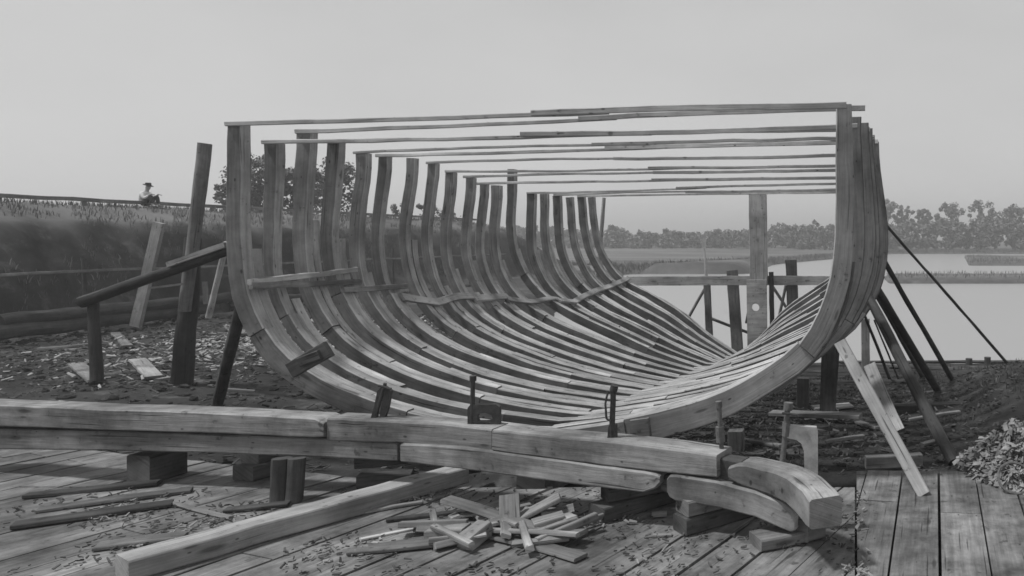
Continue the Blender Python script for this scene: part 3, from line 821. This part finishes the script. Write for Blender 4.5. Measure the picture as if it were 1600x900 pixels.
# low rail on the bank top
rl = empty('road_rail', (-28.5, 40, 3.7), 'low timber guard rail along the top of the bank', 'rail')
bm = BM(); beam(bm, (-28.2, 16, 4.02), (-28.4, 60, 4.02), 0.12, 0.14, seg=40, rough=0.03); obj('rail', bm, M['mid'], rl)
for k in range(15):
    y = 17+k*2.9
    bm = BM(); beam(bm, (-28.33, y, 3.6), (-28.33, y, 3.97), 0.12, 0.12, up=Vector((0, 1, 0))); obj('rail_post', bm, M['mid'], rl)

# debris planks on the left ground
deb = [((390, 520, -.1), (470, 515, -.1), 0.3, 'pale', 'pale board on the ground in the bright chip patch beside the left bilge'),
       ((360, 508, -.1), (375, 522, -.1), 0.35, 'mid', 'grey board lying just right of the tall pile'),
       ((392, 545, -.1), (425, 541, -.1), 0.25, 'scrap', 'pale short board under the left bilge curve'),
       ((356, 606, -.1), (398, 603, -.1), 0.10, 'scrap', 'narrow pale stick beside the foot of the left shore'),
       ((215, 566, -.1), (240, 590, -.1), 0.28, 'scrap', 'pale slab on the ground left of the tall pile'),
       ((180, 520, -.1), (200, 545, -.1), 0.2, 'mid', 'grey slab on the ground at the far left'),
       ((245, 598, -.1), (300, 585, -.1), 0.12, 'mid', 'narrow grey plank at the foot of the tall pile'),
       ((150, 600, -.1), (120, 570, -.1), 0.25, 'mid', 'wide grey plank on the ground leftmost in the yard'),
       ((60, 545, -.1), (150, 540, -.1), 0.2, 'scrap', 'long pale plank on the ground leftmost in the yard')]
for a, b, w, mt, lab in deb:
    pa, pb = G(*a), G(*b); pa.z = land(pa.x, pa.y)+0.07; pb.z = land(pb.x, pb.y)+0.07
    tb('debris_board', lab, 'board', M[mt], pa, pb, w, 0.05, 'boards strewn over the yard ground', rough=0.02)

for a, b, w, mt, lab in (((1215, 668, -.3), (1290, 682, -.3), 0.10, 'mid', 'grey board lying on the mud behind the arched clamp'),
                          ((1290, 690, -.2), (1350, 684, -.2), 0.08, 'scrap', 'pale stick on the mud between the braces and the arched clamp'),
                          ((1420, 655, -.3), (1500, 650, -.3), 0.07, 'scrap', 'pale stick on the mud behind the longest shore'),
                          ((1340, 655, -.3), (1372, 668, -.3), 0.12, 'mid', 'short grey board on the mud left of the short pale brace'),
                          ((1440, 690, -.1), (1475, 682, -.1), 0.09, 'dark', 'short dark board on the mud just behind the deck edge'),
                          ((1170, 690, -.2), (1220, 700, -.2), 0.09, 'mid', 'short grey board on the mud under the near right frame'),
                          ((1270, 632, -.4), (1330, 628, -.4), 0.30, 'pale', 'pale wide board on the mud under the thick short post')):
    pa, pb = G(*a), G(*b); pa.z = land(pa.x, pa.y)+0.06; pb.z = land(pb.x, pb.y)+0.06
    tb('debris_board', lab, 'board', M[mt], pa, pb, w, 0.04, 'boards strewn over the mud', rough=0.02)

# chips: nobody could count them
def chips(name, n, pick, size, mat):
    vs, fs = [], []
    for k in range(n):
        x, y = pick()
        z = land(x, y)+0.02
        s = size*rnd(0.4, 1.6); a = rnd(0, 6.283); w = s*rnd(0.15, 0.5); el = rnd(-0.35, 0.5); rl_ = rnd(-.6, .6)
        u = Vector((math.cos(a)*math.cos(el), math.sin(a)*math.cos(el), math.sin(el)))*s
        v = Vector((-math.sin(a), math.cos(a), rl_)).normalized()*w
        h = Vector((0, 0, max(0.008, s*0.1)))
        c = Vector((x, y, z+abs(u.z)*0.5+0.01)); b0 = len(vs)
        q = [c-u/2-v/2, c+u/2-v/2*0.6, c+u/2+v/2*0.6, c-u/2+v/2]
        vs += [p-h/2 for p in q]+[p+h/2 for p in q]
        fs += [tuple(b0+i for i in f) for f in ((3, 2, 1, 0), (4, 5, 6, 7), (0, 1, 5, 4), (1, 2, 6, 5), (2, 3, 7, 6), (3, 0, 4, 7))]
    me = bpy.data.meshes.new(name); me.from_pydata(vs, [], fs)
    o = link(name, me, mat); o['kind'] = 'stuff'
    return o
def pick_patch():
    while True:
        x, y = random.gauss(-14.6, 2.0), random.gauss(20.2, 2.6)
        if -20 < x < -8 and 11 < y < 27: return x, y
chips('wood_chips', 3400, pick_patch, 0.11, M['chips'])
chips('muddy_chips', 5000, lambda: (rnd(-23, -7), rnd(8.3, 26)), 0.09, M['chipsd'])
chips('shore_chips', 2600, lambda: (rnd(-2.5, 5), rnd(8.9, 17)), 0.07, M['chipsd'])
chips('slip_chips', 1500, lambda: (rnd(-7, -.5), rnd(8.6, 18)), 0.08, M['chipsd'])
def on_deck(fx):
    def f():
        while True:
            x, y = rnd(-8, 0.2), rnd(5.6, 7.95)
            if noise.noise(Vector((x*1.1, y*1.1, 3))) > fx: return x, y
    return f
_land = land
def land(x, y): return 0.0-0.014
chips('deck_chips', 700, on_deck(0.22), 0.045, M['chipm'])
chips('deck_dirt', 1200, on_deck(-0.1), 0.04, M['chipsd'])
land = _land
def clods(name, n, pick, size, mat):
    vs, fs = [], []
    t = (1+5**0.5)/2
    ico = [(-1, t, 0), (1, t, 0), (-1, -t, 0), (1, -t, 0), (0, -1, t), (0, 1, t), (0, -1, -t), (0, 1, -t), (t, 0, -1), (t, 0, 1), (-t, 0, -1), (-t, 0, 1)]
    icf = [(0, 11, 5), (0, 5, 1), (0, 1, 7), (0, 7, 10), (0, 10, 11), (1, 5, 9), (5, 11, 4), (11, 10, 2), (10, 7, 6), (7, 1, 8), (3, 9, 4), (3, 4, 2), (3, 2, 6), (3, 6, 8), (3, 8, 9), (4, 9, 5), (2, 4, 11), (6, 2, 10), (8, 6, 7), (9, 8, 1)]
    for k in range(n):
        x, y = pick(); sz = size*(0.35+1.3*random.random()**3)
        c = Vector((x, y, land(x, y)+sz*0.12)); sx, sy, szz = rnd(.6, 1.4), rnd(.6, 1.4), rnd(.35, .8); b0 = len(vs)
        for q in ico:
            v = Vector(q)*(0.5*sz/1.9)*rnd(0.75, 1.25); vs.append(c+Vector((v.x*sx, v.y*sy, v.z*szz)))
        fs += [tuple(b0+i for i in f) for f in icf]
    me = bpy.data.meshes.new(name); me.from_pydata([tuple(v) for v in vs], [], fs)
    o = link(name, me, mat); o['kind'] = 'stuff'
clods('mud_clods', 2200, lambda: (rnd(-2.5, 5.5), rnd(8.8, 20)), 0.075, M['clod'])
clods('yard_rubble', 3200, lambda: (rnd(-22, -6.5), rnd(8.3, 27)), 0.12, M['clod'])
clods('bank_rubble', 500, lambda: (rnd(-22.8, -21.0), rnd(14, 45)), 0.22, M['clod'])
# shavings heap at the right edge of the deck
def heap(name, c, rx, ry, h, n, label):
    vs, fs = [], []
    for k in range(n):
        a, r = rnd(0, 6.283), math.sqrt(random.random())
        x, y = c.x+rx*r*math.cos(a), c.y+ry*r*math.sin(a)
        z = c.z+h*(1-r**1.4)*(0.85+0.55*noise.noise(Vector((x*2.2, y*2.2, 0))))*rnd(0.75, 1.04)+0.04*noise.noise(Vector((x*7, y*7, 0)))
        ln = 0.015+0.20*random.random()**4; w = ln*rnd(0.05, 0.3); a = rnd(0, 6.283); el = rnd(-.8, .9)
        u = Vector((math.cos(a)*math.cos(el), math.sin(a)*math.cos(el), math.sin(el)))*ln; v = u.cross(Vector((rnd(-1, 1), rnd(-1, 1), 1))).normalized()*w
        p = Vector((x, y, max(z, c.z+0.01))); b0 = len(vs)
        cur = Vector((0, 0, ln*0.25))
        vs += [p-u/2-v/2, p-u/2+v/2, p-v/2+cur, p+v/2+cur, p+u/2-v/2, p+u/2+v/2]
        fs += [(b0, b0+1, b0+3, b0+2), (b0+2, b0+3, b0+5, b0+4)]
    # heap core
    b0 = len(vs); nr, na = 7, 24
    for i in range(nr+1):
        for q in range(na):
            r = i/nr; a = 6.283*q/na
            vs.append(Vector((c.x+rx*r*math.cos(a), c.y+ry*r*math.sin(a), c.z-0.03+h*(1-r**1.4)*0.92*(0.85+0.55*noise.noise(Vector(((c.x+rx*r*math.cos(a))*2.2, (c.y+ry*r*math.sin(a))*2.2, 0)))))))
    for i in range(nr):
        for q in range(na):
            fs.append((b0+i*na+q, b0+(i+1)*na+q, b0+(i+1)*na+(q+1) % na, b0+i*na+(q+1) % na))
    me = bpy.data.meshes.new(name); me.from_pydata([tuple(v) for v in vs], [], fs)
    o = link(name, me, M['straw']); tag(o, label, 'heap')
heap('shavings_heap', Vector((2.25, 8.75, -0.02)), 0.92, 0.95, 0.62, 16000, 'pale heap of wood shavings and straw at the deck edge on the right')
bm = BM()
hc = G(1585, 765)+Vector((0, 0, 0.12)); pts = [hc+Vector((0.17*math.cos(a), 0.1*math.sin(a), 0.13*math.sin(a))) for a in [6.283*k/20 for k in range(20)]]
for k in range(20): pole(bm, pts[k], pts[(k+1) % 20], 0.014, 0.014, n=6, wob=0, seg=1)
tag(obj('barrel_hoop', bm, M['mid_iron']), 'small iron hoop leaning at the foot of the shavings heap', 'hoop')

def blades(name, n, pick, h, mat):
    vs, fs = [], []
    for k in range(n):
        x, y = pick(); z = land(x, y)-0.02; hh = h*rnd(0.4, 1.3); a = rnd(0, 3.14); w = hh*rnd(0.04, 0.1)
        dx, dy = math.cos(a)*w, math.sin(a)*w; lx, ly = rnd(-.4, .4)*hh, rnd(-.4, .4)*hh; b0 = len(vs)
        vs += [(x-dx, y-dy, z), (x+dx, y+dy, z), (x+dx*.7+lx*.4, y+dy*.7+ly*.4, z+hh*.6), (x-dx*.7+lx*.4, y-dy*.7+ly*.4, z+hh*.6), (x+lx, y+ly, z+hh)]
        fs += [(b0, b0+1, b0+2, b0+3), (b0+3, b0+2, b0+4)]
    me = bpy.data.meshes.new(name); me.from_pydata(vs, [], fs)
    o = link(name, me, mat); o['kind'] = 'stuff'
def pick_bank():
    while True:
        x, y = rnd(-29.5, -23.6), rnd(16, 62)
        if noise.noise(Vector((x*0.7, y*0.5, 1)))+0.25*(x < -25) > 0.0: return x, y
blades('bank_grass', 14000, pick_bank, 0.19, M['grass'])
def pick_reed():
    while True:
        x = rnd(-40, 45); y = interp(edge_tab, x)+5*noise.noise(Vector((x*0.08, 1, 2)))-1.5+rnd(0, 1)**2*22
        if land(x, y) > WATER: return x, y
blades('marsh_reeds', 16000, pick_reed, 0.6, M['grass'])
def pick_bar():
    while True:
        x, y = rnd(2.5, 30), rnd(64, 166)
        if (y < 80 or 103 < y) and x < 0.3*y and land(x, y) > WATER+0.02: return x, y
blades('bar_grass', 3500, pick_bar, 0.3, M['grass'])
def pick_tuft():
    while True:
        x, y = rnd(-3, 5), rnd(9.2, 22)
        if noise.noise(Vector((x*0.8, y*0.6, 6))) > 0.22: return x, y
blades('mud_grass', 1600, pick_tuft, 0.13, M['leaf'])
# ------------------------------------------------------------------ trees
def leaf_mesh(name, clumps, per, size, seed):
    rg = random.Random(seed); vs, fs = [], []
    for (c, r) in clumps:
        for k in range(per):
            d = Vector((rg.gauss(0, 1), rg.gauss(0, 1), rg.gauss(0, 1))).normalized()
            p = c+d*r*(rg.random()**0.45)
            n = (d+Vector((rg.uniform(-1, 1), rg.uniform(-1, 1), rg.uniform(-.4, 1.2)))).normalized()
            t = n.cross(Vector((rg.uniform(-1, 1), rg.uniform(-1, 1), rg.uniform(-1, 1)))).normalized(); b = n.cross(t)
            s = size*rg.uniform(0.6, 1.4); b0 = len(vs)
            vs += [p-t*s*.5, p+b*s*.32, p+t*s*.5, p-b*s*.32]
            fs.append((b0, b0+1, b0+2, b0+3))
    me = bpy.data.meshes.new(name); me.from_pydata([tuple(v) for v in vs], [], fs)
    return me
def tree(label, base, h, w, seed, nclump, per, leaf, mat, trunk_h=0.3, group=None, rx=1.0, name='tree'):
    rg = random.Random(seed)
    t = empty(name, base, label, 'tree', group)
    cl = []
    tips = []
    for k in range(nclump):
        a = rg.uniform(0, 6.283); zz = rg.uniform(0, 1)**0.9
        rad = w/2*math.sqrt(max(0.05, math.sin(math.pi*(0.12+0.8*zz))))*math.sqrt(rg.random())
        c = Vector((math.cos(a)*rad, math.sin(a)*rad*rx, h*(trunk_h+(1-trunk_h)*(0.06+0.88*zz))))
        cl.append((c, w*rg.uniform(0.06, 0.15))); tips.append(c)
    me = leaf_mesh('crown', cl, per, leaf, seed)
    crown = link('crown', me, mat, t)
    bm = BM()
    pole(bm, Vector((0, 0, -0.3)), Vector((rg.uniform(-.05, .05)*h, 0, h*0.75)), h*0.03, h*0.008, n=7, wob=h*0.02)
    for c in tips[::2]:
        z0 = max(h*trunk_h*0.7, c.z-h*0.25)
        pole(bm, Vector((0, 0, min(z0, h*0.68))), c, h*0.011, h*0.003, n=5, wob=h*0.012, seg=3)
    me = bpy.data.meshes.new('trunk'); bm.to_mesh(me); bm.free()
    link('trunk', me, M['bark'], t)
def gz(x, y): return land(x, y)
def tree_px(label, px, ptop, wpx, Y, seed, nclump=26, per=70, leaf=0.22, mat=None, base=None, **kw):
    p = P(px, ptop, Y); z0 = gz(p.x, p.y) if base is None else base
    tree(label, Vector((p.x, p.y, z0)), p.z-z0, wpx/F*Y, seed, nclump, per, leaf, mat or M['leaf'], **kw)
gl = 'trees on the bank behind the left ribs'
tree_px('low round dark tree peeking out left of the nearest rib', 362, 284, 62, 52, 11, 34, 62, 0.2, group=gl, trunk_h=0.12)
tree_px('tall leafy tree seen between the first two ribs', 406, 240, 88, 54, 12, 64, 62, 0.2, group=gl, trunk_h=0.12)
tree_px('leafy tree between the second and third ribs', 457, 258, 76, 56, 13, 56, 62, 0.2, group=gl, trunk_h=0.12)
tree_px('leafy tree seen just right of the third rib', 516, 246, 92, 55, 14, 66, 62, 0.2, group=gl, trunk_h=0.12)
tree_px('small bushy tree seen between the sixth and seventh ribs', 630, 318, 54, 62, 15, 24, 55, 0.2, group=gl, trunk_h=0.1)
tree_px('small bushy tree seen just right of the seventh rib', 668, 316, 56, 64, 16, 26, 55, 0.2, group=gl, trunk_h=0.1)
tree_px('low bush seen between the eighth and tenth ribs', 706, 328, 60, 66, 17, 24, 55, 0.2, group=gl, trunk_h=0.1)
gr2 = 'trees beyond the river on the right'
far = [('tallest rounded tree just right of the hull on the far shore', 1386, 304, 44, 240, 21), ('slim tree second from the hull on the far shore', 1414, 314, 30, 243, 22),
       ('small open tree in the middle of the far right row', 1442, 320, 28, 241, 23), ('broad tree near the right of the far right row', 1488, 312, 50, 239, 24),
       ('low tree beside the broad one in the far right row', 1462, 330, 30, 242, 25), ('broad tree second from the right edge on the far shore', 1536, 308, 48, 240, 26),
       ('broad tree at the right edge on the far shore', 1584, 316, 50, 241, 27)]
for lab, px, pt, w, Y, sd in far:
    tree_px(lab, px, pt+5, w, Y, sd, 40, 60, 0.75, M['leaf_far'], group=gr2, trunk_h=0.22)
# far hedge and wood: reads as one mass
rg = random.Random(5); cl = []
def wood_top(px): return interp([(880, 352), (945, 357), (965, 351), (985, 357), (1030, 361), (1060, 356), (1090, 361), (1120, 354), (1150, 358), (1200, 352), (1225, 348), (1262, 349), (1275, 342), (1290, 350), (1330, 350), (1370, 340), (1395, 347), (1420, 342), (1450, 346), (1480, 339), (1500, 343), (1530, 337), (1650, 341)], px)
for k in range(1500):
    px = rg.uniform(600, 1680); Y = rg.uniform(208, 235)
    pt = wood_top(px)+rg.uniform(0, 4)+(5*noise.noise(Vector((px*0.035, 0, 0)))+3*noise.noise(Vector((px*0.12, 0, 4)))); pb = 387
    py = lerp(pt+3, pb, rg.random()**0.95)
    cl.append((P(px, py, Y), rg.uniform(0.7, 1.6)*(1 if py > pt+6 else 0.6)))
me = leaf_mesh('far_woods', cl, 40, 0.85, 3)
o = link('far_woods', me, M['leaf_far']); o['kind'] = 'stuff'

# ------------------------------------------------------------------ house behind the ribs on the left
hY = 66
hp = P(575, 345, hY); hz = gz(hp.x, hp.y)
hs = empty('house', Vector((hp.x, hp.y, hz)), 'small grey gabled house with chimney behind the left ribs', 'house')
def lbox(bm, x0, x1, y0, y1, z0, z1):
    o_ = Vector((hp.x, hp.y, hz))
    vs = [bm.verts.new(o_+Vector((x, y, z))) for x in (x0, x1) for y in (y0, y1) for z in (z0, z1)]
    for f in ((0, 1, 3, 2), (4, 6, 7, 5), (0, 4, 5, 1), (2, 3, 7, 6), (0, 2, 6, 4), (1, 5, 7, 3)): bm.faces.new([vs[i] for i in f])
bm = BM(); lbox(bm, -2.4, 2.4, -1.8, 1.8, -0.3, 1.5); obj('wall', bm, M['wallboard'], hs)
bm = BM(); prism(bm, [(-2.0, 1.5), (2.0, 1.5), (0, 2.9)], None, -2.6, 2.6, Vector((hp.x, hp.y, hz)), Vector((0, 1, 0)), AZ, AX); rf = obj('roof', bm, M['roof'], hs)
bm = BM(); lbox(bm, -1.75, -1.3, -0.25, 0.25, 2.3, 3.7); obj('chimney', bm, M['brick'], rf)
for wx in (-1.2, 1.0):
    bm = BM(); lbox(bm, wx-0.4, wx+0.4, -1.84, -1.803, 0.4, 1.2); obj('window', bm, M['glass'], hs)

# ------------------------------------------------------------------ person seated on the bank
def skin_fig(name, pts, edges, mat, parent, root=0, sub=2):
    me = bpy.data.meshes.new(name); me.from_pydata([p[0] for p in pts], edges, [])
    o = link(name, me, mat, parent)
    sk = o.modifiers.new('skin', 'SKIN'); sk.use_smooth_shade = True
    lay = me.skin_vertices[0] if me.skin_vertices else None
    if lay is None:
        bpy.context.view_layer.objects.active = o
        bpy.ops.mesh.customdata_skin_add(); lay = me.skin_vertices[0]
    for k, (p, r) in enumerate(pts):
        lay.data[k].radius = (r, r) if not isinstance(r, tuple) else r
        lay.data[k].use_root = (k == root)
    sb = o.modifiers.new('sub', 'SUBSURF'); sb.levels = sub; sb.render_levels = sub
    return o
pz = P(229, 322, 31.0)
base = Vector((pz.x, pz.y, land(pz.x, pz.y)))
pzoff = EYE-(323-HY)/F*31.0-base.z
person = empty('person', base, 'person in pale shirt, dark trousers and hat sitting on the bank', 'person')
sc = 1.0
z0 = max(0.05, pzoff)
# seated facing right (+X), knees up, forearms on the knees
J = {'pel': (-0.12, 0, z0+0.12), 'wai': (-0.15, 0, z0+0.30), 'che': (-0.06, 0, z0+0.50), 'nek': (0.0, 0, z0+0.64), 'hd0': (0.04, 0, z0+0.71), 'hd1': (0.07, 0, z0+0.80), 'hd2': (0.06, 0, z0+0.88)}
pts = [(J['pel'], 0.14), (J['wai'], 0.125), (J['che'], 0.14), (J['nek'], 0.055), (J['hd0'], 0.075), (J['hd1'], 0.095), (J['hd2'], 0.07)]
ed = [(0, 1), (1, 2), (2, 3), (3, 4), (4, 5), (5, 6)]
def chain(pts, ed, start, seq):
    k = start
    for p, r in seq:
        pts.append((p, r)); ed.append((k, len(pts)-1)); k = len(pts)-1
    return k
for s in (-1, 1):
    chain(pts, ed, 0, [((-0.05, s*0.10, z0+0.11), 0.095), ((0.30, s*0.14, z0+0.44), 0.065), ((0.36, s*0.14, z0+0.06), 0.042), ((0.46, s*0.15, z0+0.03), 0.04), ((0.56, s*0.16, z0+0.03), 0.03)])
    wr = chain(pts, ed, 2, [((-0.03, s*0.19, z0+0.53), 0.065), ((0.10, s*0.22, z0+0.32), 0.045), ((0.32, s*0.17, z0+0.50), 0.032), ((0.38, s*0.16, z0+0.51), 0.034)])
    for q in range(4):
        yy = s*0.16+(q-1.5)*0.021; ln = (0.07, 0.085, 0.08, 0.06)[q]
        chain(pts, ed, wr, [((0.40, yy, z0+0.505), 0.010), ((0.40+ln*0.55, yy, z0+0.49), 0.009), ((0.40+ln*0.8, yy, z0+0.45), 0.008)])
    chain(pts, ed, wr, [((0.385, s*0.16-s*0.045, z0+0.49), 0.011), ((0.415, s*0.16-s*0.06, z0+0.47), 0.009)])
# nose and ears
chain(pts, ed, 5, [((0.165, 0, z0+0.79), 0.016)])
skin_fig('body', pts, ed, M['skin'], person)
pts = [((-0.14, 0, z0+0.20), 0.155), ((-0.15, 0, z0+0.31), 0.15), (J['che'], 0.165), ((-0.02, 0, z0+0.60), 0.085)]
ed = [(0, 1), (1, 2), (2, 3)]
for s in (-1, 1): chain(pts, ed, 2, [((-0.03, s*0.19, z0+0.53), 0.085), ((0.10, s*0.22, z0+0.32), 0.062), ((0.26, s*0.185, z0+0.45), 0.048)])
skin_fig('shirt', pts, ed, M['shirt'], person)
pts = [(J['pel'], 0.165), ((-0.145, 0, z0+0.22), 0.15)]; ed = [(0, 1)]
for s in (-1, 1): chain(pts, ed, 0, [((-0.05, s*0.10, z0+0.115), 0.115), ((0.30, s*0.14, z0+0.44), 0.082), ((0.355, s*0.14, z0+0.10), 0.06)])
skin_fig('trousers', pts, ed, M['trouser'], person)
bm = BM()
for r0, r1, za, zb in ((0.17, 0.165, 0.86, 0.875), (0.105, 0.085, 0.873, 0.97)):
    pole(bm, Vector((0.06, 0, z0+za)), Vector((0.065, 0, z0+zb)), r0, r1, n=16, wob=0, seg=2)
me = bpy.data.meshes.new('hat'); bm.to_mesh(me); bm.free(); link('hat', me, M['trouser'], person)

# ------------------------------------------------------------------ air
bm = bmesh.new(); bmesh.ops.create_cube(bm, size=1)
for v in bm.verts: v.co = Vector((v.co.x*1400, 1450+v.co.y*3120, 6+v.co.z*40))
me = bpy.data.meshes.new('haze'); bm.to_mesh(me); bm.free()
hm = bpy.data.materials.new('haze_air'); hm.use_nodes = True; hn = hm.node_tree; hn.nodes.clear()
ho = hn.nodes.new('ShaderNodeOutputMaterial'); hv = hn.nodes.new('ShaderNodeVolumePrincipled')
hv.inputs['Color'].default_value = g(0.9); hv.inputs['Density'].default_value = 0.0019; hv.inputs['Anisotropy'].default_value = 0.3
hn.links.new(hv.outputs[0], ho.inputs['Volume'])
o = link('haze', me, hm); o['kind'] = 'stuff'

# ------------------------------------------------------------------ light, sky, camera
sd = Vector((-0.45, -0.15, 0.87)).normalized()
W = bpy.data.worlds.new('World'); S.world = W; W.use_nodes = True
nt = W.node_tree; bg = nt.nodes['Background']
sky = nt.nodes.new('ShaderNodeTexSky'); sky.sky_type = 'NISHITA'; sky.sun_disc = False
sky.sun_elevation = math.asin(sd.z); sky.sun_rotation = math.atan2(sd.x, sd.y) % (2*math.pi)
sky.air_density = 1.0; sky.dust_density = 0.95; sky.ozone_density = 1.0
bw_ = nt.nodes.new('ShaderNodeRGBToBW')
nt.links.new(sky.outputs[0], bw_.inputs[0]); mx = nt.nodes.new('ShaderNodeMix'); mx.data_type = 'FLOAT'; mx.inputs['Factor'].default_value = 0.78
mx.inputs['B'].default_value = 3.1
nt.links.new(bw_.outputs[0], mx.inputs['A']); tcw = nt.nodes.new('ShaderNodeTexCoord'); nzw = nt.nodes.new('ShaderNodeTexNoise'); mpw = nt.nodes.new('ShaderNodeMapping')
mpw.inputs['Scale'].default_value = (1, 1, 2.5); nzw.inputs['Scale'].default_value = 2.2; nzw.inputs['Detail'].default_value = 5
nt.links.new(tcw.outputs['Generated'], mpw.inputs[0]); nt.links.new(mpw.outputs[0], nzw.inputs['Vector'])
vr = nt.nodes.new('ShaderNodeMapRange'); vr.inputs['From Min'].default_value = 0.3; vr.inputs['From Max'].default_value = 0.7
vr.inputs['To Min'].default_value = 0.93; vr.inputs['To Max'].default_value = 1.05
nt.links.new(nzw.outputs['Fac'], vr.inputs['Value'])
ml = nt.nodes.new('ShaderNodeMath'); ml.operation = 'MULTIPLY'
nt.links.new(mx.outputs['Result'], ml.inputs[0]); nt.links.new(vr.outputs[0], ml.inputs[1]); nt.links.new(ml.outputs[0], bg.inputs['Color'])
bg.inputs['Strength'].default_value = 0.12
L = bpy.data.lights.new('sun', 'SUN'); L.energy = 2.5; L.angle = math.radians(5.0); L.color = (1, 1, 1)
so = bpy.data.objects.new('sun', L); C.objects.link(so)
so.rotation_euler = (-sd).to_track_quat('-Z', 'Y').to_euler(); so.location = (-20, -15, 25)
cam = bpy.data.cameras.new('camera'); co = bpy.data.objects.new('camera', cam); C.objects.link(co)
co.location = (0, 0, EYE); co.rotation_euler = (math.radians(90), 0, 0)
cam.sensor_width = 36; cam.lens = F/1600*36
cam.shift_x = -(VX-800)/1600; cam.shift_y = -(450-HY)/1600
cam.clip_start = 0.1; cam.clip_end = 6000
S.camera = co
S.view_settings.view_transform = 'Standard'; S.view_settings.look = 'None'
S.view_settings.exposure = 0.62; S.view_settings.gamma = 1
S.render.engine = 'CYCLES'
S.cycles.filter_width = 1.6
S.render.resolution_x, S.render.resolution_y = 1024, 576
